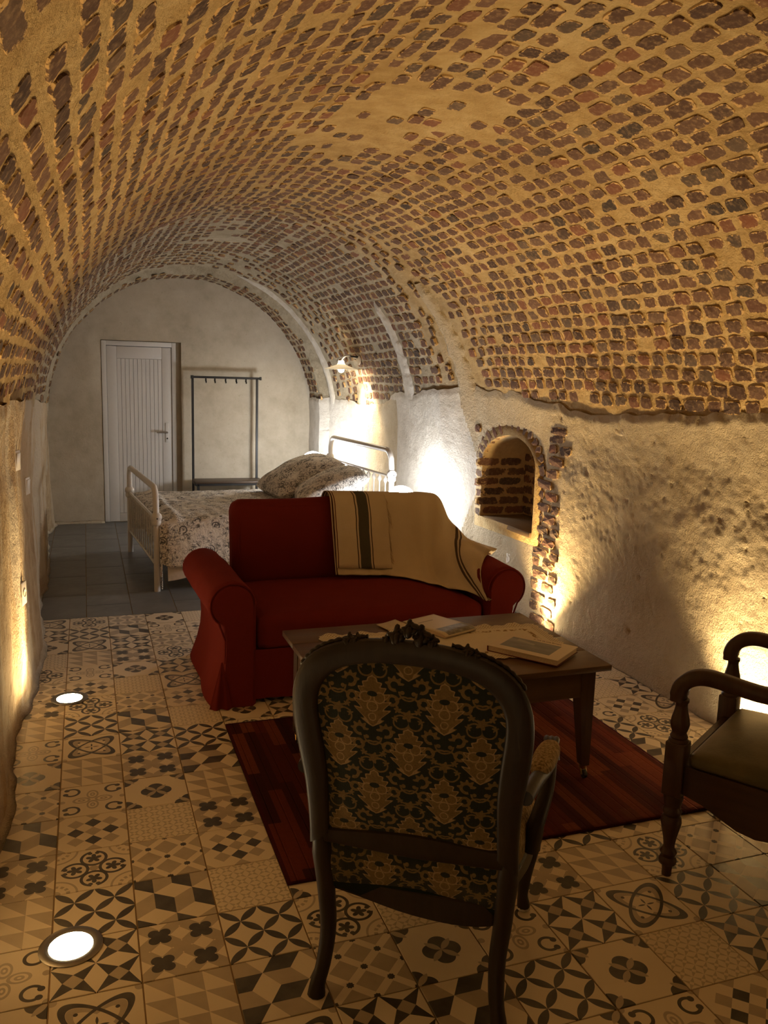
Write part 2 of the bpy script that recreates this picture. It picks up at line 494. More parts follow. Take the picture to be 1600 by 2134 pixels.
CREAM, TAUPE, INK = (.76, .66, .50), (.40, .33, .24), (.055, .050, .045)
def star4(qx, qy, r):
    a, b = ab(qx), ab(qy)
    star = mn(a < b*(1-2*r)+r, b < a*(1-2*r)+r)
    return star, (a+b) < r
def lens(a, b, h, half=.5):
    return (sq(a)+sq(ab(b)+h)) < (half*half+h*h)
def pat(kind, x, y):
    """(dark mask, taupe mask) for a tile with x, y in -1..1"""
    s, t = x+y, x-y
    zero = x*0.0
    if kind == 'clover':
        ax, ay = ab(x), ab(y)
        big = ax > ay
        a = mx(ax, ay); b = mn(ax, ay)
        px, py = a-.50, b
        r = ln(px, py); th = at2(py, px)
        ring = mn(band(r, .335, .042), ab(th) > .22)
        petals = r < (ab(cs(th*2.5))*.13+.09)
        curl = ln(px-.26, ab(py)-.10) < .065
        d = mx(ring, petals, curl)
        cd_ = ln(ax-1, ay-1)
        m = mx(mn(band(cd_, .34, .05), sn(at2(ay-1, ax-1)*14.0) > -.3), cd_ < .15, band(cd_, .56, .03), (ax+ay) < .17)
        return d, m
    if kind == 'petal':
        a, b = fr(s)-.5, cen(t); c, e = fr(t)-.5, cen(s)
        return mx(lens(a, b, .72), lens(c, e, .72)), zero
    if kind == 'atom':
        u, v = s*.7071, t*.7071
        def ves(p, q, hl, hw):
            R = (hl*hl+hw*hw)/(2*hw)
            return ln(p, ab(q)+(R-hw))-R
        e1, e2 = (ln(u/1.06, v/.42)-1.0)*.5, (ln(v/1.06, u/.42)-1.0)*.5
        out = mn(e1, e2)
        d = mx(band(e1, -.045, .050), band(e2, -.045, .050))
        dot = ln(ab(u)-.62, v) < .05; dot2 = ln(u, ab(v)-.62) < .05
        fl1 = lens(ab(x)*1.0-.14, y, .22, .12); fl2 = lens(ab(y)-.14, x, .22, .12)
        rim = band(out, -.15, .05)
        cc = ln(ab(x)-.93, ab(y)-.93)
        return mx(d, dot, dot2, fl1, fl2), mx(rim, cc < .11)
    if kind == 'sawtooth':
        u, v = fr(x*1.5+.5), fr(y*1.5+.5)
        return zero, (u+v) > 1.0
    if kind == 'scroll':
        ax, ay = ab(x), ab(y)
        px, py = ax-.64, ay-.60
        r = ln(px, py); th = at2(py, px)
        arc = mn(r < .27, r > (.205-.02*1), ab(th-.2) > .75)
        leaf = mx(ln(px-.15, py-.17) < .085, ln(px-.19, py+.10) < .085)
        d = mx(arc, leaf)
        q1 = ln((ab(x)-.34)*.85, y*1.25); q2 = ln(x*1.25, (ab(y)-.34)*.85)
        m = mx(band(q1, .20, .035), band(q2, .20, .035), band(q1, .07, .03), band(q2, .07, .03), ln(ax-.98, ay-.98) < .12, mn(ln(ax-.92, ay) < .09, ax > .8))
        return d, m
    if kind == 'harlequin':
        i, j = rnd(s*2.0), rnd(t*2.0)
        even = ab(cen((i+j)*.5)) < .1
        odd1 = mn(band(ab(i), 1, .1), band(ab(j), 1, .1))
        bothodd = ab(cen(i*.5)) > .3
        return odd1, mn(even, op('SUBTRACT', 1.0, bothodd))
    if kind == 'starlet':
        a, b = ab(cen(s)), ab(cen(t))
        st = mn(mx(a, b) < .125, (a+b) < .19)
        st = mx(mx(a, b) < .10, (a+b) < .145)
        return st, mn(mn(a, b) > .14, mn(a, b) > .14)
    if kind == 'cubes':
        X, Y = x*2.0, y*1.5
        ax = (fr(X*.5+.5)-.5)*2.0; ay = (fr(Y/3.0+.5)-.5)*3.0
        bx = (fr(X*.5)-.5)*2.0; by = (fr(Y/3.0)-.5)*3.0
        inA = ab(ay) < (1.0-.5*ab(ax))
        px = ax*inA+bx*(1.0-inA); py = ay*inA+by*(1.0-inA)
        top = py > ab(px)*.5
        left = px < 0.0
        return mn(1.0-top, left), mn(1.0-top, 1.0-left)
    if kind == 'star':
        qx, qy = ab(x)-.5, ab(y)-.5
        st, sqr = star4(qx, qy, .23)
        return mn(st, 1.0-sqr), sqr
    if kind == 'quatrefoil':
        def q4(px, py): return mx(ln(ab(px)-.13, ab(py)-.13) < .145, mn(ab(px) < .15, ab(py) < .15))
        d = q4(ab(x)-.5, ab(y)-.5)
        a, b = fr(x)-.5, fr(y)-.5
        m = q4(cen(x), cen(y))
        ch = ab(cen((rnd(s*2.0)+rnd(t*2.0))*.5)) > .3
        return d, mx(m, ch)
    if kind == 'rosette':
        def fw(px, py):
            lobes = mx(ln(ab(px)-.24, py) < .255, ln(px, ab(py)-.24) < .255)
            return lobes
        def cross(px, py):
            u, v = (px+py)*.7071, (px-py)*.7071
            return mx(lens(ab(u)-.24, v, .30, .24), lens(ab(v)-.24, u, .30, .24))
        cx, cy = ab(x)-1.0, ab(y)-1.0
        m = mx(cross(x, y), cross(cx, cy))
        return mn(mx(fw(x, y), fw(cx, cy)), 1.0-m), m
    if kind == 'facets':
        qx, qy = (fr(x*1.5+.5)-.5), (fr(y*1.5+.5)-.5)
        hx, hy = ab(qx)-.25, ab(qy)-.25
        st, sqr = star4(hx*2.0, hy*2.0, .2)
        return zero, mn(st, 1.0-sqr)
KINDS = ['clover', 'petal', 'atom', 'sawtooth', 'scroll', 'harlequin', 'starlet', 'cubes', 'star', 'quatrefoil', 'rosette', 'facets']
TS = .25
tile_mesh = {}
for k in KINDS:
    m = Mat('printed_tile_'+k, 0.30, 0.45); x, y, z, v = coord()
    d, t = pat(k, x*(2/TS), y*(2/TS))
    wear = noi(v, 14, 3); wash = op('MULTIPLY_ADD', wear, .5, .62, clamp=True)
    c = mixc(t*wash, CREAM, (.46, .385, .26) if k == 'facets' else TAUPE); c = mixc(d*op('MULTIPLY_ADD', wear, .25, .85, clamp=True), c, INK)
    m.color(c); m.set(Roughness=op('MULTIPLY_ADD', noi(v, 25, 3), .12, .26))
    h = TS/2-.0022
    me = MB().rbox(-h, h, -h, h, -.012, 0, .0012, 1).mesh('tile', False); me.materials.append(m.m)
    tile_mesh[k] = me
COLS = {
    -1: 'atom star rosette facets clover starlet quatrefoil sawtooth scroll rosette starlet cubes quatrefoil sawtooth scroll rosette facets clover',
    0: 'clover petal atom sawtooth scroll harlequin clover petal atom sawtooth scroll harlequin clover petal star atom sawtooth scroll',
    1: 'starlet cubes star quatrefoil rosette facets starlet cubes star quatrefoil rosette facets starlet cubes quatrefoil sawtooth scroll rosette',
    2: 'rosette scroll starlet clover star atom harlequin facets petal cubes sawtooth quatrefoil harlequin facets petal cubes atom star',
    3: 'facets harlequin clover petal cubes quatrefoil sawtooth rosette clover scroll atom star facets rosette clover starlet star atom',
    4: 'star atom sawtooth scroll harlequin clover petal star atom sawtooth rosette starlet clover petal facets rosette cubes star',
    5: 'petal cubes quatrefoil rosette facets starlet cubes petal quatrefoil rosette facets clover star atom sawtooth scroll petal rosette',
    6: 'atom sawtooth scroll harlequin clover petal star atom cubes scroll harlequin starlet petal clover quatrefoil star rosette scroll',
    7: 'clover star rosette facets atom starlet quatrefoil sawtooth scroll rosette cubes quatrefoil starlet petal sawtooth atom facets harlequin',
    8: 'cubes harlequin star quatrefoil rosette facets starlet cubes star quatrefoil rosette facets sawtooth harlequin clover petal star quatrefoil',
    9: 'starlet scroll clover star atom harlequin facets petal cubes sawtooth quatrefoil harlequin facets sawtooth starlet cubes scroll clover',
    10: 'petal facets cubes quatrefoil sawtooth rosette clover scroll atom scroll petal cubes facets rosette starlet star quatrefoil petal',
    11: 'rosette star scroll clover petal atom sawtooth scroll facets harlequin clover starlet petal quatrefoil rosette harlequin sawtooth atom',
    12: 'atom sawtooth petal starlet cubes rosette harlequin facets star atom sawtooth clover harlequin facets scroll petal cubes star',
}
ROT = {(2, 9): 1, (4, 16): 1, (2, 15): 1, (10, 11): 1}
unseen = []
for i, names in COLS.items():
    for j, k in enumerate(names.split()):
        seen = any(-60 < pix((TS*(i+a), -TS*(j+b), 0))[0] < 1660 and pix((TS*(i+a), -TS*(j+b), 0))[1] < 2200 for a in (0, 1) for b in (0, 1))
        if i == 12 and j > 9: seen = seen and pix((TS*i, -TS*j, 0))[0] < 1600
        o = bpy.data.objects.new('tile' if seen else 'tile_beyond_frame', tile_mesh[k]); COL.objects.link(o); o.parent = floor
        if not seen: unseen.append(o)
        o.location = (TS*(i+.5), -TS*(j+.5), RNG.uniform(-.0008, 0)); o.rotation_euler = (0, 0, ROT.get((i, j), 0)*PI/2)
def join_unseen(objs):
    bm = bmesh.new(); mats = []
    bpy.context.view_layer.update()
    for o in objs:
        k0 = len(bm.faces); me = o.data.copy(); me.transform(o.matrix_basis); bm.from_mesh(me); bm.faces.ensure_lookup_table()
        if o.data.materials[0] not in mats: mats.append(o.data.materials[0])
        for f in bm.faces[k0:]: f.material_index = mats.index(o.data.materials[0])
        bpy.data.meshes.remove(me)
    me = bpy.data.meshes.new('outlying_tiles'); bm.to_mesh(me); bm.free()
    for m in mats: me.materials.append(m)
    for o in objs: bpy.data.objects.remove(o)
    o = bpy.data.objects.new('outlying_tiles', me); COL.objects.link(o); o.parent = floor; o['kind'] = 'stuff'
M_SLATE = Mat('grey_stoneware_tile', .38, .4)
_, _, _, v = coord(); r = objrand()
n = noi(v, 5, 5, .6, .8)
M_SLATE.color(mixc(r*.5, ramp(n, [(.3, (.115, .118, .118)), (.7, (.22, .222, .22))]), (.13, .13, .132))); M_SLATE.bump(noi(v, 30, 4), .002, .3)
slate = MB().rbox(-.1525, .1525, -.3055, .3055, -.012, 0, .0012, 1).mesh('slate_tile', False); slate.materials.append(M_SLATE.m)
slate_half = {}
k = 0
for c in range(-2, 10):
    x = .108+.31*(c+.5); y = .0
    first = 0 if c % 2 else .31
    edges = [0.0]+[first+.617*q for q in range(1 if not first else 0, 8)]
    edges = sorted(set(round(e, 4) for e in edges if e < 3.9))
    for a, b in zip(edges, edges[1:]+[3.86]):
        if b-a < .05: continue
        if abs(b-a-.617) < .01: me = slate
        else:
            key = round(b-a, 3)
            if key not in slate_half:
                h = (b-a)/2-.003
                slate_half[key] = MB().rbox(-.1525, .1525, -h, h, -.012, 0, .0012, 1).mesh('slate_tile', False); slate_half[key].materials.append(M_SLATE.m)
            me = slate_half[key]
        o = bpy.data.objects.new('slate_tile', me); COL.objects.link(o); o.parent = floor; o.location = (x, (a+b)/2, -.0005)
# plain tiled floor behind the camera, out of sight
if unseen: join_unseen(unseen)
MB().box(-.3, 3.3, Y0, -4.5, -.004, -.0005).build('floor_behind', plain('far_floor', (.42, .36, .27), .4), floor)
# mortar fillet along the foot of the walls
def fillet(name, pts, mat, r=.03):
    m = MB(); sec = []
    for x, y, sx, sy in pts:
        q = 1+.5*blur_noise((x*7, y*7, 1), 1.0)
        sec.append([(x, y, .0), (x+sx*r*q, y+sy*r*q, .0), (x+sx*r*q*.45, y+sy*r*q*.45, r*.45*q), (x, y, r*q*1.1)])
    m.loft(sec)
    return tag(m.build(name, mat, angle=None), kind='structure')
ysl = [Y1-.02-.06*i for i in range(0, 112)]
M_FILLET = plaster_mat('pale_mortar_fillet', (.58, .49, .36), (.45, .36, .24), (.66, .58, .45))
fillet('baseboard_left', [(spt(y, section(y)[2][0])[0].x+wall_disp((fi(y, _XL), y, 0), 'left')-.01, y, 1, 0) for y in ysl], M_FILLET, .045)
fillet('baseboard_back', [(x, Y1-.002, 0, -1) for x in np.linspace(-.24, DX0-.002, 14)], M_FILLET, .028)
fillet('baseboard_right', [(fi(y, _XR)+wall_disp((fi(y, _XR), y, 0), 'right', 20)*-1+.0, y, -1, 0) for y in ysl], M_PLASTER, .03)

# ---- bricks of the vault
def brick_shape(seed):
    r = random.Random(seed); vs = [(0, 0, 1.0)]; ed = [0.0]; fs = []
    out = [(.5, -.22), (.5, .22), (.46, .42), (.30, .5), (0, .5), (-.30, .5), (-.46, .42), (-.5, .22), (-.5, -.22), (-.46, -.42), (-.30, -.5), (.0, -.5), (.30, -.5), (.46, -.42)]
    n = len(out); sk = r.uniform(-.08, .08); tp = r.uniform(-.10, .10)
    out = [(x*(1+tp*y)*r.uniform(.90, 1.03)+sk*y, y*r.uniform(.90, 1.03)) for x, y in out]
    for sc, h in ((1.0, .75), (1.04, -2.2)):
        for x, y in out: vs.append((x*sc, y*sc, h*r.uniform(.7, 1.1) if h > 0 else h)); ed.append(1.0)
    for i in range(n):
        j = (i+1) % n
        fs.append((0, 1+i, 1+j)); fs.append((1+i, 1+n+i, 1+n+j, 1+j))
    return vs, fs, ed
SHAPES = [brick_shape(100+i) for i in range(14)]
def brick_data(name, vs, fs, ed, tint=None):
    me = bpy.data.meshes.new(name); me.from_pydata(vs, [], fs); me.update()
    me.attributes.new('edge', 'FLOAT', 'POINT').data.foreach_set('value', ed)
    me.attributes.new('tint', 'FLOAT', 'POINT').data.foreach_set('value', tint if tint is not None else [0.0]*len(vs))
    me.materials.append(M_BRICK)
    return me
BM = [brick_data('brick', *s) for s in SHAPES]
def strip_free(y, l, p):
    side_r = l > 0
    lr = section(y)[4]
    f = l/lr
    for yc, half, top, lean in ((.17, .105, .42, .02), (1.13, .11, .40, -.06), (3.12, .055, .80, .03)):
        t = (1-f)/top
        if side_r and t < .93 and abs(y-(yc+lean*t)) < half*(1-.55*t)+.035: return False
    return True
placed = []
CH = .0815
for k in range(-40, 41):
    l0 = (k+.5)*CH
    y = -5.2+(.064 if k % 2 else 0)+RNG.uniform(-.02, .02)
    while y < Y1-.03:
        pitch = RNG.uniform(.116, .140) if RNG.random() < .88 else RNG.uniform(.16, .2)
        yc = y+pitch/2; y += pitch
        if 3.15 < yc < 3.275: continue
        _, _, _, Ll, Lr = section(yc)
        l = l0+.014*blur_noise((k*.31, yc, 0), 1.1)+RNG.uniform(-.004, .004)
        if l > Lr-.008 or l < Ll+.008: continue
        p, n = spt(yc, l)
        if not strip_free(yc, l, p): continue
        skip = fract_noise(p, 1.1, 2, 31)
        patch = math.exp(-(((yc+2.1)/.55)**2+((l-.05)/.35)**2))
        if RNG.random() < .03+.75*patch+max(0, skip-.45)*1.2: continue
        # left flank is smeared with more mortar: thinner, lower bricks
        lw = pitch-RNG.uniform(.010, .020); hw = CH-RNG.uniform(.011, .020)
        if l < -.1 and yc < 1.0: hw -= .006+.014*max(0, blur_noise(p, 1.3, 9)+.3); lw += .002
        if yc > .4: lw = min(lw+.002, pitch-.009)
        placed.append((p, n, yc, l, lw, hw))
def brick_matrix(p, n, lw, hw, h, yaw=0.0):
    Yv = Vector((0, 1, 0)) if abs(n.y) < .9 else Vector((1, 0, 0)); Yv = (Yv-n*Yv.dot(n)).normalized(); Xv = Yv.cross(n)
    M3 = Matrix((Yv, Xv, n)).transposed()
    return Matrix.Translation(p) @ M3.to_4x4() @ Matrix.Rotation(yaw, 4, 'Z') @ Matrix.Diagonal((lw, hw, h, 1))
def apparent(p, n, lw, hw):
    u, v, z = pix(p)
    if z < .3 or not (-30 < u < 1630 and -30 < v < 2164): return 0
    view = (CAM_POS-p).normalized()
    return lw*hw*max(0.05, view.dot(n))/z**2
score = sorted(range(len(placed)), key=lambda i: -apparent(placed[i][0], placed[i][1], placed[i][4], placed[i][5]))
single = set(score[:296])
mv, mf, me_, mt = [], [], [], []
for i, (p, n, yc, l, lw, hw) in enumerate(placed):
    s = RNG.randrange(14); yaw = RNG.uniform(-.07, .07)
    h = RNG.uniform(.003, .006)*(1.8 if l > 1.75 else 1); lw *= RNG.uniform(.86, 1.02); hw *= RNG.uniform(.86, 1.03)
    pd = p+n*vdisp(p, .5)
    M4 = brick_matrix(pd, n, lw, hw, h, yaw)
    if i in single:
        o = bpy.data.objects.new('brick', BM[s]); COL.objects.link(o); o.parent = ceiling; o.matrix_world = M4
    else:
        vs, fs, ed = SHAPES[s]; o0 = len(mv); t = RNG.random()
        mv += [tuple(M4 @ Vector(q)) for q in vs]; mf += [tuple(a+o0 for a in f) for f in fs]; me_ += ed; mt += [t]*len(vs)
o = bpy.data.objects.new('far_bricks', brick_data('far_bricks', mv, mf, me_, mt)); COL.objects.link(o); o.parent = ceiling; o['kind'] = 'stuff'

# ---- niche: recess, surround, bricks
def niche():
    cx = 3.14; dep = .38
    out = niche_outline(0.0, 24); m = MB()
    def bx(y): return fi(y, _XR)-.024
    front = [(bx(y)-.012, y, z) for y, z in out]; back = [(bx(y)+dep, y, z) for y, z in out]
    n = len(out)
    m.add(front+back, [(i, i+1, i+1+n, i+n) for i in range(n-1)])              # jambs and soffit
    m.add([front[0], front[-1], back[-1], back[0]], [(0, 1, 2, 3)])            # sill
    m.add(back, [tuple(range(n))])
    a = m.build('niche_recess', plain('niche_mortar', (.46, .33, .17), .95, .1, nscale=25, bump=.6, bdist=.008), wall_right, angle=30)
    # surround of mortar closing the cut edge
    o2 = niche_outline(.085, 24); m = MB()
    f2 = [(bx(y)-.006, y, z) for y, z in o2]; f3 = [(bx(y)+.03, y, z) for y, z in o2]
    m.add(front+f2+f3, [(i, i+1, i+1+n, i+n) for i in range(n-1)]+[(i+n, i+1+n, i+1+2*n, i+2*n) for i in range(n-1)]+[(0, n-1, 2*n-1, n)])
    m.build('niche_surround', M_MORTAR, wall_right, angle=None)
    MB().rbox(cx-.012, cx+dep, NY0+.002, NY1-.002, NZ0-.035, NZ0+.004, .004).build('niche_sill', wood('sill_board', (.10, .06, .03), (.20, .13, .065), axis='Y', rough=.9, spec=.1), wall_right)
def wall_brick(y, z, ly, lz, rot=0.0, x=None, h=.016, n=None, wallx=None):
    p = Vector((fi(y, _XR)-.022-wall_disp((fi(y, _XR), y, z), 'right', 20), y, z))
    N = Vector((-1, 0, 0)) if n is None else Vector(n)
    if n is not None: p = Vector((x, y, z))
    o = bpy.data.objects.new('brick', BM[RNG.randrange(14)]); COL.objects.link(o); o.parent = wall_right
    o.matrix_world = brick_matrix(p, N, ly, lz, h, rot)
niche()
yc_, a_, b_ = (NY0+NY1)/2, (NY1-NY0)/2, NZT-NZS
for i in range(15):          # voussoirs
    th = PI*(i+.5)/15
    y, z = yc_+(a_+.055)*math.cos(th), NZS+(b_+.060)*math.sin(th)
    ang = math.atan2((b_+.06)*math.sin(th), (a_+.055)*math.cos(th))
    wall_brick(y, z, .115, .062, ang, h=.012)
for i in range(6):           # far jamb
    wall_brick(NY1+.052+RNG.uniform(-.012, .012), NZ0+.03+.078*i, RNG.choice((.11, .09, .13)), .06, h=.016)
for i in range(6):           # reveal of the far jamb, facing the room's near end
    for q in range(2):
        wall_brick(NY1, NZ0+.045+.078*i, .19, .062, x=3.22+.2*q-(.06 if i % 2 else 0), n=(0, -1, 0), h=.006)
for i in range(6):           # back of the niche
    for q in range(4):
        wall_brick(NY0+.1+.2*q+(.06 if i % 2 else 0), NZ0+.045+.085*i, .18, .062, x=fi(0, _XR)+.356, n=(-1, 0, 0), h=.012)
# quoins between the niche and the plaster, down to the floor
quoins = [(.03, -.95, .26), (.105, -.92, .20), (.105, -1.14, .16)]
for i in range(17):
    z = .035+.0815*i
    e = NY0-.012 if z > NZ0 else NY0-.02
    if i % 2: row = [(.105, .0), (.16, .130)]
    else: row = [(.21, .0)]+([(.11, .225)] if i in (0, 2, 4, 6, 8, 10) else [])
    if z > 1.13: e -= .14
    for ln_, off in row:
        wall_brick(e-off-ln_/2+RNG.uniform(-.01, .01), z+RNG.uniform(-.006, .006), ln_*RNG.uniform(.88, 1), .060, RNG.uniform(-.05, .05), h=RNG.uniform(.009, .015))
for y, z, l_, h_ in ((-1.02, 1.475, .17, .05), (-1.06, 1.39, .2, .055), (NY1+.10, 1.33, .1, .06)): wall_brick(y, z, l_, h_, .05, h=.022)
# stones left bare in the plaster high on the right wall
M_STONE = plaster_mat('bare_chalk_stone', (.56, .47, .33), (.38, .29, .18), (.66, .58, .44), 30, .8, .012)
for (y, z, ly, lz) in ((-1.78, 1.45, .26, .09), (-2.12, 1.47, .16, .07)):
    m = MB(); bm = bmesh.new(); bmesh.ops.create_icosphere(bm, subdivisions=3, radius=1)
    for v_ in bm.verts:
        q = v_.co.copy(); q *= 1+.28*fract_noise(q, 1.6, 3, y); v_.co = Vector((q.x*.016, q.y*ly/2, q.z*lz/2))
    m.bm(bm); o = m.build('stone', M_STONE, wall_right, loc=(fi(y, _XR)-.026-wall_disp((fi(y, _XR), y, z), 'right', 20), y, z))

# ------------------------------------------------------------------ door, coat rack, wall fittings
M_WHITE = plain('white_lacquered_door', (.66, .635, .60), .45, .4, namp=.02)
M_BLACK = plain('black_powder_coated_steel', (.018, .017, .017), .45, .4, namp=.2)
M_STEEL = plain('brushed_metal', (.55, .53, .50), .3, .5, metal=1.0, namp=.05)
def door():
    d = thing('door_1', 'white boarded door with a lever handle in the beige end wall', 'door', (0, Y1+.055, 0)); d['kind'] = 'structure'
    m = MB()
    x0, x1 = DX0+.004, DX1-.055
    m.rbox(x0, x0+.05, -.02, .03, 0, DZ-.004, .003); m.rbox(x1-.045, x1, -.02, .03, 0, DZ-.004, .003); m.rbox(x0+.05, x1-.045, -.02, .03, DZ-.055, DZ-.004, .003)
    m.build('door_frame', M_WHITE, d, angle=30)
    MB().box(x1, DX1, .0, .04, 0, DZ).build('frame_filler', M_END, d, smooth=False)
    a, b = x0+.053, x1-.048
    m = MB(); m.rbox(a, a+.105, -.008, .028, .008, DZ-.06, .004); m.rbox(b-.105, b, -.008, .028, .008, DZ-.06, .004)
    m.rbox(a+.105, b-.105, -.008, .028, DZ-.19, DZ-.06, .004); m.rbox(a+.105, b-.105, -.008, .028, .008, .10, .004)
    m.box(a+.1, b-.1, .012, .026, .09, DZ-.18)
    m.build('door_leaf', M_WHITE, d, angle=30)
    n = 11; w = (b-a-.21)/n
    me = MB().rbox(-w/2+.0014, w/2-.0014, -.004, .014, .102, DZ-.192, .0025, 1).mesh('panel_board', False); me.materials.append(M_WHITE)
    for i in range(n):
        o = bpy.data.objects.new('panel_board', me); COL.objects.link(o); o.parent = d; o.location = (a+.105+w*(i+.5), 0, 0)
    m = MB().rbox(b-.075, b-.035, -.016, -.006, .90, 1.12, .004)
    m.build('handle_plate', M_WHITE, d)
    m = MB().tube([(b-.055, -.014, 1.015), (b-.055, -.055, 1.015)], .009).tube([(b-.052, -.052, 1.015), (b-.10, -.056, 1.016), (b-.175, -.052, 1.014)], [.010, .010, .008])
    m.build('handle', M_STEEL, d)
    MB().lathe([(.009, 0), (.009, .003), (.004, .004)], 12).xf(Matrix.Translation((b-.055, -.0165, .945)) @ Matrix.Rotation(PI/2, 4, 'X')).build('keyhole', M_BLACK, d)
    MB().box(x0, x1, -.02, .03, 0, .008).build('threshold', M_STEEL, d, smooth=False)
door()

def coat_rack():
    t = thing('coat_rack', 'tall black metal coat rack with hooks and a dark wooden bench shelf', 'coat rack', (1.275, 3.62, 0))
    w = .725; fx = .735
    def bar(name, *b): MB().rbox(*b, .002, 1).build(name, M_BLACK, t, angle=30)
    bar('upright', -.0125, .0125, -.0125, .0125, 0, 1.645); bar('upright', w-.0125, w+.0125, -.0125, .0125, 0, 1.645)
    bar('rail', -.0125, w+.035, -.0125, .0125, 1.632, 1.657)
    bar('finial', -.02, .01, -.018, .018, 1.625, 1.662); bar('finial', w+.03, w+.05, -.018, .018, 1.625, 1.662)
    for x in (0.02, w-.0): bar('leg', x-.0125, x+.0125, -.31, -.285, 0, .475)
    bar('shelf_frame', -.0125, w+.0125, -.31, -.285, .455, .48); bar('shelf_frame', -.0125, .0125, -.285, -.0125, .455, .48); bar('shelf_frame', w-.0125, w+.0125, -.285, -.0125, .455, .48)
    MB().rbox(-.012, w+.03, -.315, .014, .48, .50, .003).build('shelf', wood('dark_bench_board', (.035, .02, .012), (.10, .06, .035), axis='X'), t)
    for x in (.145, .245, .365, .485, .595):
        m = MB().rbox(x-.009, x+.009, -.018, -.012, 1.60, 1.632, .002).tube([(x, -.014, 1.612), (x, -.030, 1.598), (x, -.040, 1.588), (x, -.046, 1.596)], .008)
        m.build('hook', M_BLACK, t)
coat_rack()

M_PLATE = plain('white_plastic', (.70, .64, .55), .4, .4, namp=.02)
def wall_plate(name, label, x, y, z, face, h=.08, w=.08, group=None, socket=False):
    t = thing(name, label, 'socket' if socket else 'switch', (x, y, z), -.22*(face > 0), group)
    s = face
    MB().rbox(-.010, .004, -w/2+.004, w/2-.004, -h/2+.004, h/2-.004, .002).xf(Matrix.Translation((-s*.002, 0, 0))).build('back_box', M_BLACK, t)
    MB().rbox(-.005, .005, -w/2, w/2, -h/2, h/2, .003).xf(Matrix.Translation((s*.005, 0, 0))).build('cover_plate', M_PLATE, t)
    if socket: MB().lathe([(.022, 0), (.022, .003), (.018, .003), (.018, .001)], 18).xf(Matrix.Translation((s*.010, 0, 0)) @ Matrix.Rotation(s*PI/2, 4, 'Y')).build('outlet', M_PLATE, t)
    else: MB().rbox(-.003, .003, -w/2+.012, w/2-.012, -h/2+.012, h/2-.012, .002).xf(Matrix.Translation((s*.011, 0, 0)) @ Matrix.Rotation(.06, 4, 'Y')).build('rocker', M_PLATE, t)
def left_x(y, z): return fi(y, _XL)+wall_disp((fi(y, _XL), y, z), 'left')+.004
wall_plate('light_switch', 'upper of the two white wall switches at head height on the left wall', left_x(-1.50, 1.262)+.01, -1.50, 1.262, 1, .10)
wall_plate('light_switch', 'lower white wall switch on the left wall, further from the camera', left_x(-.78, 1.038)+.01, -.78, 1.038, 1, .10)
wall_plate('wall_socket', 'white socket low on the left wall near the tiled floor', left_x(-1.5, .585)+.01, -1.5, .585, 1, .12, socket=True)
wall_plate('wall_socket', 'small white socket on the plaster wall behind the right sofa arm', fi(-.43, _XR)-.012, -.43, .372, -1, socket=True)

# ------------------------------------------------------------------ floor uplights
M_GLOW = emit('lit_lamp_glass', (1.0, .80, .48), 60)
M_RIM = plain('steel_lamp_rim', (.30, .28, .25), .35, .5, metal=1.0, namp=.05)
M_CAN = plain('lamp_can', (.05, .05, .05), .6)
for x, y, p, aim, label in UPLIGHTS:
    t = thing('floor_uplight', label or ('sunken floor uplight behind the camera, left wall' if x < 1 else 'sunken floor uplight behind the camera, right wall'), 'lamp', (x, y, 0))
    MB().lathe([(.064, .0005), (.092, .0005), (.093, .003), (.088, .006), (.070, .006), (.064, .003)], 36).build('rim', M_RIM, t)
    MB().lathe([(.0, .004), (.064, .0035), (.064, .001), (.0, .001)], 36).build('lens', M_GLOW, t)
    lamp('uplight_light', 'SPOT', (0, 0, .012), p, WARM, aim, .035, 112 if x < 1 else 108, .9, t)

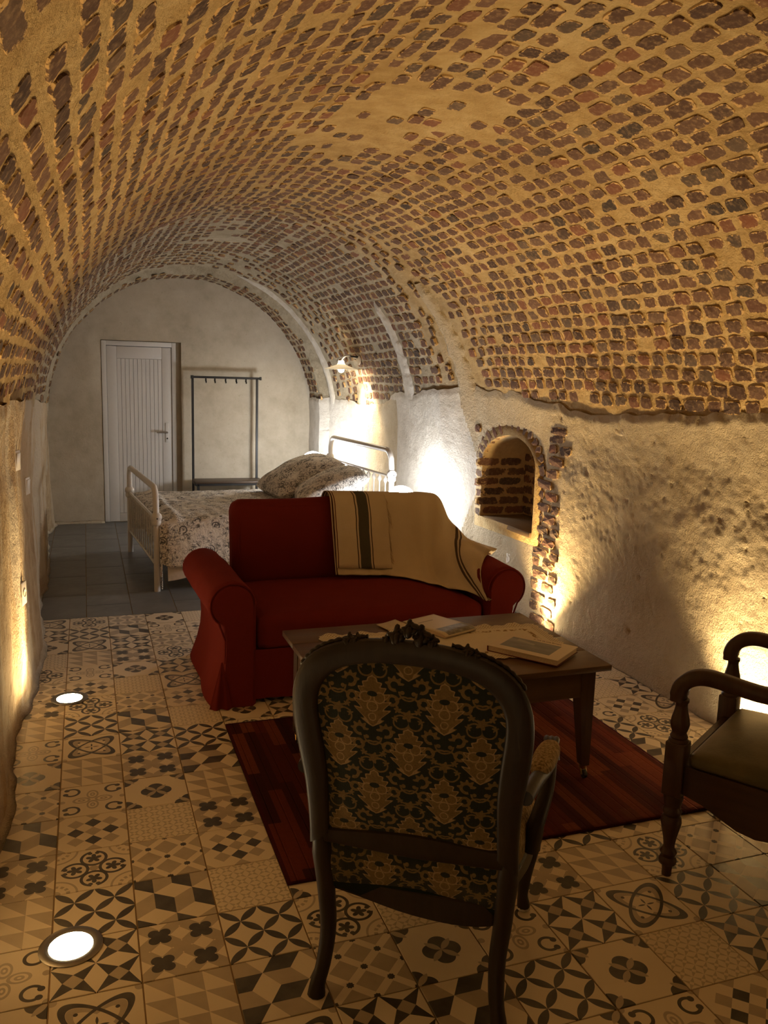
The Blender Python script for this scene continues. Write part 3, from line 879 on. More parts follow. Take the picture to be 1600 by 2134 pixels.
# ------------------------------------------------------------------ sofa
def red_cloth():
    m = Mat('red_cotton_cover', .95, .08); x, y, z, v = coord()
    big = noi(v, 5, 3); fine = noi(vec(x*300, y*300, z*300), 1.0, 2)
    m.color(mixc(big, (.115, .014, .011), (.160, .020, .015))); m.bump(big*1.2+fine*.06, .006, .35)
    m.set(Sheen_Weight=.15, Sheen_Roughness=.5); m.b.inputs['Sheen Tint'].default_value = (.6, .1, .08, 1)
    return m.m
M_RED = red_cloth()
def sofa():
    CX = 1.607
    t = thing('sofa', 'red slip-covered two-seat sofa with round arms, a throw over its right half', 'sofa', (CX, -1.85, 0))
    def arm(side):
        # outline in (x outward, z), outward = away from the seat
        ox, R, zc = .782, .122, .545
        pts = []
        pts.append((.66, .0)); pts.append((.66, .20)); pts.append((.66, zc-.05))
        for i in range(15):
            a = PI-(PI*1.30)*i/14
            pts.append((ox+R*math.cos(a), zc+R*math.sin(a)))
        pts += [(.832, .425), (.824, .36), (.826, .28), (.835, .20), (.852, .12), (.873, .05), (.888, .004)]
        secs = []
        N = 30
        for j in range(N):
            f = j/(N-1); y = f*.93
            ins = .022*(1-min(1, f/.035))**2+.02*max(0, (f-.96)/.04)**2
            sec = []
            for x, z in pts:
                cx, cz = ox, zc if z > .4 else z
                xx = x+(cx-x)*ins/.12; zz = z+(cz-z)*ins/.12
                flare = max(0, (.36-z)/.36)
                if x > .8: xx += .045*f*max(0, min(1, z/.4))*0+flare*(.012*math.sin(f*9)+.020*math.sin(f*PI))
                xx += .040*f*min(1, max(0, (z-.25)/.3))*(1 if x > .68 else .4)
                xx += .003*blur_noise((x*5, y*6, z*5), 1.2, side)
                sec.append((side*xx, y, zz))
            secs.append(sec)
        m = MB().loft(secs)
        a = m.build('arm', M_RED, t, angle=55)
        ring = [(side*(ox+(R-.006)*math.cos(PI-(PI*1.28)*i/24)), .012, zc+(R-.006)*math.sin(PI-(PI*1.28)*i/24)) for i in range(25)]
        ring += [(side*.822, .012, .36), (side*.824, .012, .24)]
        MB().tube(ring, .0055, 6).build('piping', M_RED, a)
        # inverted pleat at the front corner of the skirt
        P = []
        for i in range(14):
            f = i/13; z = .25*(1-f); row = []
            for q in range(25):
                u = q/24; x = lerp(.838-.050*f, .846+.060*f, u)
                y = -.004-.030*f*(.5-.5*math.cos(u*PI*4))*(1-.5*u)+.03*max(0, u-.7)*f
                row.append((side*x, y, z+.003))
            P.append(row)
        MB().grid(P).build('skirt_pleat', M_RED, t, angle=None)
    arm(-1); arm(1)
    o = cushion(-.655, .655, .02, .88, .275, .472, .055, (0, .015, .018), 18)
    v2 = []
    for x, y, z in o.v:
        if z > .44: z -= .014*math.exp(-((x-.03*math.sin(y*3))/.028)**2)+.004*blur_noise((x*3, y*3, 1), 1.5)+.012*(y/.9)
        v2.append((x, y, z))
    o.v = v2; o.build('seat_cushion', M_RED, t, angle=None)
    o = cushion(-.648, .735, .80, 1.0, .43, .965, .07, (0, .035, .012), 18)
    lean = Matrix.Translation((0, .78, .45)) @ Matrix.Rotation(-.13, 4, 'X') @ Matrix.Translation((0, -.78, -.45))
    o.xf(lean); o.v = [(x, y+.006*blur_noise((x*4, y*4, z*4), 1.3), z+.008*math.sin(x*6)*(z > .9)) for x, y, z in o.v]
    bc = o.build('back_cushion', M_RED, t, angle=None)
    rim = []
    for i in range(40):
        a = 2*PI*i/40; c, s = math.cos(a), math.sin(a); k = 1/max(abs(c), abs(s))**.86
        rim.append((.043+.655*c*k, .805, .70+.225*s*k))
    m = MB().tube(rim, .005, 6, closed=True); m.xf(lean); m.build('piping', M_RED, bc)
    MB().rbox(-.645, .735, .86, 1.03, .06, .82, .05, 4).build('back_frame', M_RED, t, angle=50)
    P = [[(-.67+1.34*q/30, .012+.008*math.sin(q*.9)*(1-i/8)+.01*(1-i/8), .025+.275*i/8) for q in range(31)] for i in range(9)]
    MB().grid(P).build('front_skirt', M_RED, t, angle=None)
    MB().rbox(-.67, .67, .06, .95, .07, .30, .01).build('seat_base', M_RED, t, angle=40)
    for x in (-.74, .74):
        for y in (.08, .88): MB().lathe([(.022, 0.0), (.025, .07)], 12, (x, y, 0)).build('foot', M_BLACK, t)
sofa()

def throw():
    t = thing('throw_blanket', 'beige woven throw with a dark stripe and fringe over the sofa back and right arm', 'blanket', (0, 0, 0))
    m = Mat('beige_woven_throw', .95, .05); x, y, z, v = coord()
    n1 = n = E.nt.nodes.new('ShaderNodeUVMap'); s_ = E.nt.nodes.new('ShaderNodeSeparateXYZ'); E.nt.links.new(n1.outputs[0], s_.inputs[0])
    u, w = E(s_.outputs[0]), E(s_.outputs[1])
    base = mixc(noi(v, 8, 3), (.53, .45, .32), (.63, .54, .40))
    dk, wh = (.055, .05, .035), (.60, .52, .40)
    c = base
    for c0, hw, colr in ((.865, .010, (.10, .07, .05)), (.892, .006, (.10, .07, .05)), (.012, .004, (.10, .05, .03))):
        c = mixc(band(u+noi(v, 6, 2)*.012-.006, c0, hw), c, colr)
    m.color(c); weave = sn(w*900.0)*.5+sn(u*1400.0)*.5
    m.bump(noi(v, 22, 3)+weave*.10, .006, .5)
    K = [
        (.00, [(1.560, -.79, .78), (1.560, -.82, .94), (1.562, -.90, .985), (1.562, -1.00, .962), (1.560, -1.055, .85), (1.562, -1.10, .70), (1.565, -1.14, .56), (1.565, -1.165, .500)]),
        (.34, [(1.900, -.79, .78), (1.900, -.82, .93), (1.902, -.90, .972), (1.902, -1.00, .952), (1.900, -1.055, .84), (1.902, -1.10, .68), (1.905, -1.15, .54), (1.925, -1.22, .487)]),
        (.55, [(2.120, -.79, .76), (2.120, -.82, .92), (2.122, -.90, .962), (2.120, -1.00, .94), (2.115, -1.06, .80), (2.110, -1.12, .62), (2.095, -1.24, .495), (2.085, -1.43, .482)]),
        (.72, [(2.300, -.79, .74), (2.310, -.83, .90), (2.315, -.91, .945), (2.300, -1.00, .90), (2.270, -1.08, .76), (2.220, -1.16, .62), (2.190, -1.32, .50), (2.165, -1.60, .486)]),
        (.82, [(2.385, -.80, .62), (2.395, -.87, .74), (2.400, -.94, .80), (2.390, -1.02, .765), (2.355, -1.10, .715), (2.300, -1.22, .665), (2.255, -1.42, .560), (2.235, -1.74, .490)]),
        (.91, [(2.470, -.84, .56), (2.480, -.89, .65), (2.480, -.96, .69), (2.460, -1.05, .700), (2.420, -1.16, .695), (2.350, -1.30, .685), (2.285, -1.46, .630), (2.250, -1.86, .480)]),
        (.96, [(2.555, -.90, .52), (2.560, -.94, .58), (2.550, -1.00, .635), (2.520, -1.10, .665), (2.475, -1.22, .690), (2.400, -1.36, .690), (2.320, -1.54, .665), (2.265, -1.78, .540)]),
        (1.0, [(2.605, -1.18, .580), (2.590, -1.26, .620), (2.555, -1.36, .650), (2.505, -1.46, .680), (2.450, -1.53, .692), (2.390, -1.58, .692), (2.330, -1.65, .670), (2.278, -1.71, .600)]),
    ]
    cols = [(u_, bez(k, 46)) for u_, k in K]
    NU = 110; P = []; UV = []
    for i in range(46):
        line = bez([c_[i] for _, c_ in cols], 400); us = [u_ for u_, _ in cols]
        row = []
        for j in range(NU):
            u_ = j/(NU-1)
            seg = np.interp(u_, us, np.arange(len(us)))/(len(us)-1)
            p = Vector(line[min(399, int(seg*399))])
            w_ = i/45
            f = .014*math.sin(u_*42+2.5*w_+1.5*math.sin(w_*5))*max(0, min(1, (u_-.45)*4))*min(1, w_*2.2)+.006*blur_noise((u_*7, w_*3, 2), 1.0)
            f += .022*max(0, u_-.70)/.30*math.sin(w_*17+u_*9+2*blur_noise((u_*9, w_*6, 4), 1.0))
            p += Vector((-.25, -.8, .5))*f
            if w_ > .9: p += Vector((0, -.02, .0))*blur_noise((u_*16, 3, 1), 1.0)
            row.append(tuple(p+Vector((0, -.006, .008)))); UV.append((u_, w_))
        P.append(row)
    mb = MB().grid(P); o = mb.build('drape', m.m, t, angle=None)
    uv = o.data.uv_layers.new(name='UVMap')
    for lp in o.data.loops: uv.data[lp.index].uv = UV[lp.vertex_index]
    md = o.modifiers.new('thick', 'SOLIDIFY'); md.thickness = .004; md.offset = 1
    # folded end with the broad stripe, hanging over the drape
    mf_ = Mat('striped_throw_end', .95, .05); x, y, z, v = coord()
    base = mixc(noi(v, 8, 3), (.53, .45, .32), (.63, .54, .40))
    q = x+noi(v, 7, 2)*.014-.007
    c = mixc(band(q, 1.765, .052), base, (.085, .06, .045)); c = mixc(band(q, 1.765, .045), c, (.58, .50, .38)); c = mixc(band(q, 1.765, .035), c, (.085, .08, .06))
    c = mixc(band(q, 1.585, .003), c, (.12, .04, .03))
    mf_.color(c); mf_.bump(noi(v, 22, 3)+sn(x*1500.0)*.06+sn(z*1500.0)*.06, .006, .5)
    P = []; NU = 46
    for i in range(34):
        w_ = i/33; row = []
        for j in range(NU):
            u_ = j/(NU-1); a = .02+.322*u_
            line = bez([np.array(cols[0][1][int(w_*40)])*(1-u_)+np.array(cols[1][1][int(w_*40)])*u_, np.array(cols[0][1][int(w_*40)])*(1-u_)+np.array(cols[1][1][int(w_*40)])*u_+1e-6], 2)
            p = Vector(line[0]); p.x = 1.578+.345*u_+.012*w_*(u_-.3)
            b = .5*math.exp(-((u_-.52)/.10)**2)+.25*math.exp(-((u_-.1)/.06)**2)
            p += Vector((0, -.016-.028*b*(1-.6*w_), .008+.020*b*max(0, 1-w_*3)))
            p += Vector((0, -.5, .3))*.008*blur_noise((u_*6, w_*2, 9), 1.0)
            row.append(tuple(p))
        P.append(row)
    o2 = MB().grid(P).build('folded_end', mf_.m, t, angle=None)
    md = o2.modifiers.new('thick', 'SOLIDIFY'); md.thickness = .004; md.offset = 1
    m2 = MB(); r = random.Random(3)
    for i in range(26):
        a = Vector(P[6+i][-1]); dz = r.uniform(.03, .075); dx = r.uniform(.004, .03)
        m2.tube([a, a+Vector((dx*.7, -.010, -dz*.4)), a+Vector((dx, -.014, -dz))], [.0022, .002, .0014], 5)
    for i in range(6):
        a = Vector((2.25+.006*i, -1.795+.01*i, .497)); m2.tube([a, a+Vector((.006+.003*i, -.05, -.003)), a+Vector((.012+.004*i, -.085, -.006))], [.003, .0025, .0015], 5)
    o3 = m2.build('fringe', plain('throw_fringe', (.50, .40, .27), .95, .05), t); o3['kind'] = 'stuff'
throw()

# ------------------------------------------------------------------ rug
def rug():
    m = Mat('striped_red_rug', .95, .05); x, y, z, v = wcoord()
    w = .058
    c = fl(x/w); r1 = wn(c, 3.0)
    yy = (y+r1*3.0)/(op('MULTIPLY_ADD', wn(c, 8.0), .35, .28)); k = fl(yy+noi(v, 40, 2)*.02)
    r2 = wn(c*1.7+5.0, k)
    col = ramp(r2, [(0, (.032, .010, .010)), (.22, (.068, .014, .011)), (.42, (.105, .021, .014)), (.60, (.14, .030, .016)), (.78, (.20, .055, .024)), (.92, (.048, .012, .011))])
    col = mixc(noi(v, 60, 3)*.5, col, (.045, .010, .009))
    edge = mn(x-.7475, 2.592-x, y+3.435, -y-2.07)
    col = mixc(edge < .012, col, (.045, .008, .009))
    m.color(col)
    rib = ab(cen(x/w))
    m.bump(noi(v, 160, 3, .7)*.5+noi(vec(x*30, y*120), 1.0, 2)*.3-sstep(rib, .42, .5)*.8, .006, .9)
    P = []
    nx, ny = 90, 66
    for i in range(ny+1):
        yv = lerp(-3.425, -2.07, i/ny)
        P.append([(lerp(.7475, 2.592, j/nx), yv, .013+.0012*blur_noise((j*.2, i*.2, 0), 1.0)) for j in range(nx+1)])
    mb = MB().grid(P)
    o = mb.build('rug', m.m, angle=None)
    md = o.modifiers.new('pile', 'SOLIDIFY'); md.thickness = .0125; md.offset = -1
    tag(o, 'dark red and rust striped wool rug under the coffee table', 'rug')
rug()
RZ = .0142

# ------------------------------------------------------------------ coffee table
M_PINE_X = wood('waxed_pine_top', (.062, .031, .014), (.145, .078, .034), 1.0, 'X', .38, .45)
M_PINE_Z = wood('waxed_pine_leg', (.040, .019, .009), (.088, .044, .019), 1.0, 'Z', .42, .4)
M_BRASS = plain('aged_brass', (.45, .32, .14), .35, .5, metal=1.0)
def table():
    t = thing('coffee_table', 'low farmhouse wooden coffee table on casters, with lace and books on top', 'table', (0, 0, RZ))
    x0, x1, y0, y1, zt = .975, 2.222, -3.112, -2.298, .545-RZ
    n = 4; w = (y1-y0)/n
    for i in range(n):
        o = MB().rbox(x0+RNG.uniform(0, .002), x1-RNG.uniform(0, .002), -w/2+.0006, w/2-.0006, zt-.026, zt-RNG.uniform(0, .0006), .003, 2).build('plank', M_PINE_X, t, loc=(0, y0+w*(i+.5), 0), angle=30)
    lx0, lx1, ly0, ly1 = x0+.045, x1-.045, y0+.05, y1-.05
    for a, b in (('apron', (lx0+.02, lx1-.02, ly0+.004, ly0+.024)), ('apron', (lx0+.02, lx1-.02, ly1-.024, ly1-.004)), ('apron', (lx0+.004, lx0+.024, ly0+.02, ly1-.02)), ('apron', (lx1-.024, lx1-.004, ly0+.02, ly1-.02))):
        MB().rbox(*b, zt-.155, zt-.026, .002, 1).build(a, M_PINE_X, t, angle=30)
    for sx, x in ((1, lx0), (-1, lx1)):
        for sy, y in ((1, ly0), (-1, ly1)):
            m = MB(); secs = []
            for z, s in ((.058, .034), (.062, .038), (zt-.16, .066), (zt-.026, .066)):
                secs.append([(x, y, z), (x+sx*s, y, z), (x+sx*s, y+sy*s, z), (x, y+sy*s, z)] if sx*sy > 0 else [(x, y, z), (x, y+sy*s, z), (x+sx*s, y+sy*s, z), (x+sx*s, y, z)])
            l = m.loft(secs).build('leg', M_PINE_Z, t, angle=30)
            cx, cy = x+sx*.02, y+sy*.02
            MB().lathe([(.014, .040), (.016, .044), (.016, .060), (.010, .062)], 14, (cx, cy, 0)).tube([(cx-.012, cy, .05), (cx-.012, cy-.012, .03), (cx-.012, cy-.014, .018)], .004, 6).tube([(cx+.012, cy, .05), (cx+.012, cy-.012, .03), (cx+.012, cy-.014, .018)], .004, 6).build('caster_fork', M_BRASS, l)
            MB().lathe([(.006, -.009), (.0175, -.008), (.0185, 0), (.0175, .008), (.006, .009)], 18).xf(Matrix.Translation((cx, cy-.014, .019)) @ Matrix.Rotation(PI/2, 4, 'Y')).build('caster_wheel', M_BLACK, l)
table()
TZ = .545
def lace():
    m = Mat('cream_lace_cloth', .9, .1); x, y, z, v = coord()
    b1 = ab(sn(x*120.0)*sn(y*120.0)); fm = noi(v, 30, 3)
    edge = mn(op('SUBTRACT', .53, ab(x)), op('SUBTRACT', .215, ab(y)))
    emb = mn(band(edge, .075, .012), noi(v, 55, 2) > .5)
    holes = mn(edge < .035, (sn(x*420.0)*sn(y*420.0)) > .35)
    c = mixc(fm*.5, (.64, .58, .47), (.74, .68, .56)); c = mixc(emb, c, (.30, .21, .11)); c = mixc(holes*.75, c, (.20, .12, .06))
    m.color(c); m.bump(b1*.2+fm+emb*.4, .003, .5)
    P = []; nx, ny = 150, 60
    t = []
    for i in range(ny+1):
        row = []
        for j in range(nx+1):
            u, w = j/nx*2-1, i/ny*2-1
            px, py = u*.53, w*.215
            ex, ey = abs(u) > .985, abs(w) > .96
            if abs(w) == 1: py += math.copysign(.014, w)*abs(math.sin(u*PI*10))
            if abs(u) == 1: px += math.copysign(.014, u)*abs(math.sin(w*PI*4.2))
            k = max(abs(u), abs(w))
            z = .0016+.0008*(1+blur_noise((px*5, py*9, 3), 1.6))+(.012*max(0, math.sin(u*22+w*9)))*max(0, k-.9)/.1*(0 if (u > .2 and w < .75) else 1)
            row.append((px, py, z))
        P.append(row)
    o = MB().grid(P).build('lace_runner', m.m, angle=None)
    o.location = (1.635, -2.690, TZ+.0006); o.rotation_euler = (0, 0, -.06)
    md = o.modifiers.new('thick', 'SOLIDIFY'); md.thickness = .0012; md.offset = 1
    tag(o, 'cream lace runner with scalloped edge on the coffee table', 'doily')
lace()

def text(body, size, loc, rz, mat, parent, name='lettering'):
    c = bpy.data.curves.new(name, 'FONT'); c.body = body; c.size = size; c.extrude = .0002; c.align_x = 'CENTER'; c.align_y = 'CENTER'
    o = bpy.data.objects.new(name, c); COL.objects.link(o); o.location = loc; o.rotation_euler = (0, 0, rz); c.materials.append(mat); o.parent = parent
    bpy.context.view_layer.update()
    me = bpy.data.meshes.new_from_object(o); bpy.data.objects.remove(o)
    o = bpy.data.objects.new(name, me); COL.objects.link(o); o.location = loc; o.rotation_euler = (0, 0, rz); o.parent = parent
    return o
M_PRINT = plain('brown_print', (.10, .07, .045), .8)
def books():
    M_PAGES = plain('page_block', (.55, .45, .34), .9, nscale=200)
    mc = Mat('cream_book_jacket', .35, .4); x, y, z, v = coord()
    img = mn(op('SUBTRACT', .116, ab(x+.008)), op('SUBTRACT', .072, ab(y+.004)))
    sky = ramp(op('MULTIPLY_ADD', noi(vec(x*9, y*22), 1.0, 4), .8, y*1.2), [(.2, (.10, .095, .075)), (.42, (.15, .15, .135)), (.55, (.23, .22, .19)), (.68, (.11, .12, .115))])
    boat = mn(band(y-.018+x*.25, .0, .012), band(x+.045, 0.0, .045))
    pic = mixc(boat*.7, sky, (.34, .31, .26))
    mc.color(mixc(img > 0.0, (.62, .52, .37), pic))
    t = thing('book', 'large landscape book with a sea picture on its cream cover, on the coffee table', 'book', (1.966, -2.882, TZ+.0045), math.radians(-53.5))
    w, d, h = .328, .232, .027
    MB().rbox(-w/2, w/2, -d/2, d/2, h-.003, h, .0008, 1).build('front_cover', mc.m, t, angle=30)
    mr = plain('dark_red_board', (.12, .018, .016), .5)
    MB().rbox(-w/2, w/2, -d/2, d/2, 0, .003, .0008, 1).build('back_cover', mr, t, angle=30)
    MB().rbox(-w/2-.001, -w/2+.003, -d/2, d/2, .001, h-.001, .001, 1).build('spine', mr, t, angle=30)
    MB().box(-w/2+.003, w/2-.005, -d/2+.004, d/2-.004, .003, h-.003).build('page_block', M_PAGES, t, smooth=False)
    text('A vue de une Europe', .0155, (.03, .092, h+.0002), 0, M_PRINT, t)
    # magazine, its cover curling at the lower edge
    mm = Mat('white_magazine_cover', .35, .4); x, y, z, v = coord()
    img = mn(op('SUBTRACT', -.050, y), op('SUBTRACT', .090, ab(x-.012)), y+.138)
    pic = ramp(noi(vec(x*30, y*30), 1.0, 4, .7), [(.3, (.07, .05, .04)), (.5, (.16, .15, .12)), (.62, (.26, .25, .21)), (.75, (.12, .06, .05))])
    bar = mn(band(y, .075, .0045), band(x+.02, 0.0, .05))
    mm.color(mixc(bar, mixc(img > 0.0, (.62, .54, .40), pic), (.25, .20, .13)))
    t = thing('magazine', 'white magazine with a picture at its foot, lying on the coffee table', 'magazine', (1.705, -2.452, TZ+.0065), math.radians(22))
    P = [[(lerp(-.105, .105, j/8), lerp(-.145, .145, i/24), .016+.004*math.cos(i/24*PI)-.012*max(0, (.16-i/24)/.16)**2) for j in range(9)] for i in range(25)]
    o = MB().grid(P).build('cover', mm.m, t, angle=None); md = o.modifiers.new('t', 'SOLIDIFY'); md.thickness = .0006
    P = [[(lerp(-.104, .104, j/8), lerp(-.140, .144, i/24), .0152+.004*math.cos(i/24*PI)-.012*max(0, (.16-i/24)/.16)**2) for j in range(9)] for i in range(25)]
    Q = [[(x, y, .001) for x, y, z in row] for row in P]
    m = MB(); a = [(x, y, z) for row in P for x, y, z in row]; b = [(x, y, z) for row in Q for x, y, z in row]
    m.grid(P); m.grid(Q)
    ring = [(0, j) for j in range(9)]+[(i, 8) for i in range(1, 25)]+[(24, j) for j in range(7, -1, -1)]+[(i, 0) for i in range(23, 0, -1)]
    m.add([P[i][j] for i, j in ring]+[Q[i][j] for i, j in ring], [(k, (k+1) % len(ring), (k+1) % len(ring)+len(ring), k+len(ring)) for k in range(len(ring))])
    m.build('page_block', M_PAGES, t, angle=30)
    # folded leaflet beside it
    t = thing('leaflet', 'small folded white leaflet beside the magazine, half hidden by the chair crest', 'leaflet', (1.505, -2.43, TZ+.0065), math.radians(15))
    o = MB().rbox(-.055, .055, -.105, .105, 0, .0012, .0004, 1).build('back_sheet', plain('leaflet_paper', (.58, .50, .37), .6), t)
    P = [[(lerp(-.054, .054, j/10), y, .0016+.010*(j/10)**1.5) for y in (-.104, .104)] for j in range(11)]
    o = MB().grid(P).build('front_sheet', o.data.materials[0], t, angle=None); md = o.modifiers.new('t', 'SOLIDIFY'); md.thickness = .0004
books()

# ------------------------------------------------------------------ carved armchair with damask
def damask_mat():
    m = Mat('dark_damask_with_gold_flowers', .85, .15); x, y, z, v = coord()
    P, Q = .182, .270
    wob = noi(v, 30, 2)*.006
    X, Z = x+wob-.003, z+noi(v, 26, 2)*.006-.003
    def cell(ox, oz): return cen((X-ox)/P)*P, cen((Z-oz)/Q)*Q
    def leaf(px, pz):
        w = .041
        t = (pz+.008)/.072
        th = at2(pz, px)
        body = (1.0-sq(t)*ab(t))*(1.0+.20*sn(pz*290.0-ab(px)*190.0))*w*(1.0-.35*sstep(pz, .0, .075))
        wide = ab(px) < mx(body, 0.0)
        hole = ln(px/.013, (pz-.012)/.0075) < 1.0
        wing = mx(band(ln(ab(px)-.052, pz+.0), .012, .0042), ln(ab(px)-.063, pz-.004) < .006)
        vein = mx(band(ln(px, pz+.022), .013, .0016), band(ln(ab(px)-.018, pz-.002), .014, .0016), band(ln(px, pz+.052), .010, .0014))
        rim = band(body-ab(px), .0035, .0022)
        return mx(mn(wide, 1.0-hole), wing), mx(vein, rim)
    def spray(px, pz):
        ap = ab(px)
        th = at2(pz-.052, ap-.040); r = ln(ap-.040, pz-.052)
        curl = mn(band(r, .016, .0050), th > -1.9)
        lob = mn(r < (.024+.005*sn(th*9.0)), r > .013, th > -.2)
        ball = mx(ln(ap-.016, pz-.030) < .0085, ln(px, pz-.034) < .010)
        swag = mn(band(ln(px, pz-.034), .026, .0026), pz < .034)
        fl_r = ln(px, pz+.038); fl_t = at2(pz+.038, px)
        flower = fl_r < (.014+.005*cs(fl_t*5.0))
        side = mx(ln(ap-.030, pz+.022) < (.0085+.003*sn(at2(pz+.022, ap-.030)*5.0)), ln(ap-.038, pz+.052) < (.008+.003*sn(at2(pz+.052, ap-.038)*5.0)))
        stem = mx(band(ln(ap-.010, pz+.006), .024, .0028), band(ln(ap-.020, pz+.060), .022, .0026))
        return mx(curl, lob, ln(ap-.017, pz-.031) < .0065, swag, flower, side, stem)
    g = None; vn = None
    for ox, oz in ((0, 0), (P/2, Q/2)):
        a, b = leaf(*cell(ox, oz)); cx_, cz_ = cell(ox+P/2, oz-.004); s_ = spray(cx_*1.16, cz_*1.12)
        g = mx(a, s_) if g is None else mx(g, a, s_); vn = b if vn is None else mx(vn, b)
    fray = noi(v, 220, 2, .7)
    gold = mixc(noi(v, 60, 3), (.17, .115, .050), (.27, .185, .082)); gold = mixc(vn*.8, gold, (.46, .33, .17))
    ground = mixc(sn(x*2200.0)*.25+.25, (.016, .022, .018), (.042, .048, .040))
    dust = sstep(noi(v, 7, 3)-z*1.1-x*.5+.45, .40, .80)
    ground = mixc(dust*.6, ground, (.085, .080, .058)); gold = mixc(dust*.35, gold, (.15, .11, .06))
    mask = g*op('MULTIPLY_ADD', fray, .9, .35, clamp=True)
    m.color(mixc(mask, ground, gold)); m.bump(g*.5+vn*.3+fray*.35, .004, .7)
    return m.m
def armchair():
    t = thing('carved_armchair', 'carved dark wood armchair with dark green and gold damask, seen from behind', 'chair', (.94, -4.06, 0), math.atan2(-.553, .834))
    M_WOOD = wood('dark_walnut', (.012, .008, .005), (.032, .020, .012), 1.2, 'Z', .48, .35)
    M_DAM = damask_mat()
    mv_ = Mat('worn_gold_velvet', .9, .1); x, y, z, v = coord(); n = noi(vec(x*140, y*140, z*45), 1.0, 3, .7)
    mv_.color(ramp(n, [(.35, (.12, .085, .040)), (.5, (.30, .22, .11)), (.62, (.44, .34, .19))])); mv_.bump(n, .004, .6)
    M_VEL = mv_.m
    RK = math.tan(math.radians(12.5))
    def by(z): return -(z-.42)*RK if z > .42 else .02*math.sin(min(1, (.42-z)/.2)*PI/2)
    outer = [(.286, .46), (.283, .52), (.284, .60), (.288, .68), (.298, .76), (.306, .84), (.307, .90), (.300, .955), (.278, 1.01), (.238, 1.055), (.180, 1.085), (.105, 1.103), (.040, 1.109)]
    inner = [(.226, .505), (.226, .535), (.224, .60), (.222, .68), (.226, .76), (.234, .84), (.238, .895), (.234, .935), (.216, .975), (.180, 1.010), (.130, 1.030), (.075, 1.040), (.030, 1.042)]
    N = 40
    def resample(p, n):
        f = bez(p, 200); d = np.concatenate(([0], np.cumsum([math.dist(a, b) for a, b in zip(f, f[1:])])))
        return [tuple(np.interp(s, d, [q[k] for q in f]) for k in (0, 1)) for s in np.linspace(0, d[-1], n)]
    o_, i_ = resample(outer, N), resample(inner, N)
    o_ = o_+[(0, 1.110)]+[(-x, z) for x, z in o_[::-1]]; i_ = i_+[(0, 1.043)]+[(-x, z) for x, z in i_[::-1]]
    secs = []
    for (ox, oz), (ix, iz) in zip(o_, i_):
        sec = []
        for k in range(12):
            a = 2*PI*k/12; u = .5+.5*math.copysign(abs(math.cos(a))**.6, math.cos(a)); h = .019*math.copysign(abs(math.sin(a))**.7, math.sin(a))
            x, z = lerp(ix, ox, u), lerp(iz, oz, u)
            sec.append((x, by(z)+h-.004, z))
        secs.append(sec)
    MB().loft(secs).build('back_frame', M_WOOD, t, angle=50)
    # lower rails: serpentine
    def rail(name, ztop, zbot, depth, mat, xw=.262, yo=0.0):
        secs = []
        for q in range(33):
            u = q/16-1; x = u*xw; a = ztop(u); b = zbot(u)
            secs.append([(x, by(a)+yo-depth, a-.006), (x, by(a)+yo-depth*.5, a), (x, by(a)+yo+depth*.5, a), (x, by(a)+yo+depth, a-.006), (x, by(b)+yo+depth, b+.006), (x, by(b)+yo+depth*.5, b), (x, by(b)+yo-depth*.5, b), (x, by(b)+yo-depth, b+.006)])
        return MB().loft(secs).build(name, mat, t, angle=50)
    rail('back_rail', lambda u: .532+.008*math.cos(u*PI)+.006*u, lambda u: .462-.004*math.cos(u*PI), .015, M_WOOD)
    M_GIMP = plain('dark_green_gimp', (.014, .020, .016), .95, .1, nscale=200, bump=.5)
    rail('seat_rail', lambda u: .345+.010*math.cos(u*PI), lambda u: .285+.014*math.cos(u*PI*1.0)*-1+.012*abs(u)**3, .018, M_GIMP, .250, .02)
    # back panel: padded, upholstered on both faces
    fr_ = [(x*1.02, z) for x, z in i_]
    base = [(x, z) for x, z in fr_]
    zc_ = .77
    P = []
    bott = [(lerp(.226, -.226, q/24), .512+.010*math.cos((q/12-1)*PI)) for q in range(1, 24)]
    loop = base[::1]+[(x, z) for x, z in bott[::-1]]
    for face, nm in ((-1, 'back_panel'), (1, 'inside_back')):
        P = []
        for k in range(15):
            f = k/14; row = []
            for x, z in loop:
                X, Zz = x*f, lerp(zc_, z, f)
                bulge = (1-f**3.0)*(.020 if face < 0 else .05)
                row.append((X, by(Zz)+face*(.006+bulge), Zz))
            P.append(row)
        MB().grid(P, wrap=True).build(nm, M_DAM, t, angle=None)
    P = []
    for k in range(9):
        f = k/8; row = []
        for q in range(31):
            u = q/15-1; z = lerp(.335+.010*math.cos(u*PI), .470, f)
            row.append((u*.246, .012+by(z)*.3-.016*math.sin(f*PI), z))
        P.append(row)
    MB().grid(P).build('lower_back_panel', M_DAM, t, angle=None)
    # legs
    for s in (-1, 1):
        path = bez([(s*.257, by(.56), .56), (s*.257, .0, .44), (s*.252, .014, .36), (s*.248, .026, .28), (s*.240, .022, .18), (s*.244, -.004, .09), (s*.255, -.022, .03), (s*.257, -.026, 0)], 26)
        l = MB().tube(path, [lerp(.031, .021, min(1, i/19))*(1+.25*max(0, (i-20)/5))*min(1, .45+i*.14) for i in range(26)], 12, flat=1.0).build('leg', M_WOOD, t, angle=60)
        path = bez([(s*.288, .49, .36), (s*.298, .52, .30), (s*.296, .535, .24), (s*.280, .525, .14), (s*.274, .520, .06), (s*.278, .530, .012)], 22)
        l = MB().tube(path, [lerp(.036, .017, min(1, i/17))*(1+.30*max(0, (i-17)/4)) for i in range(22)], 12).build('leg', M_WOOD, t, angle=60)
        MB().lathe([(.020, .0), (.023, .003), (.021, .012)], 14, (s*.278, .530, 0)).build('metal_glide', M_STEEL, l)
    # seat
    P = []
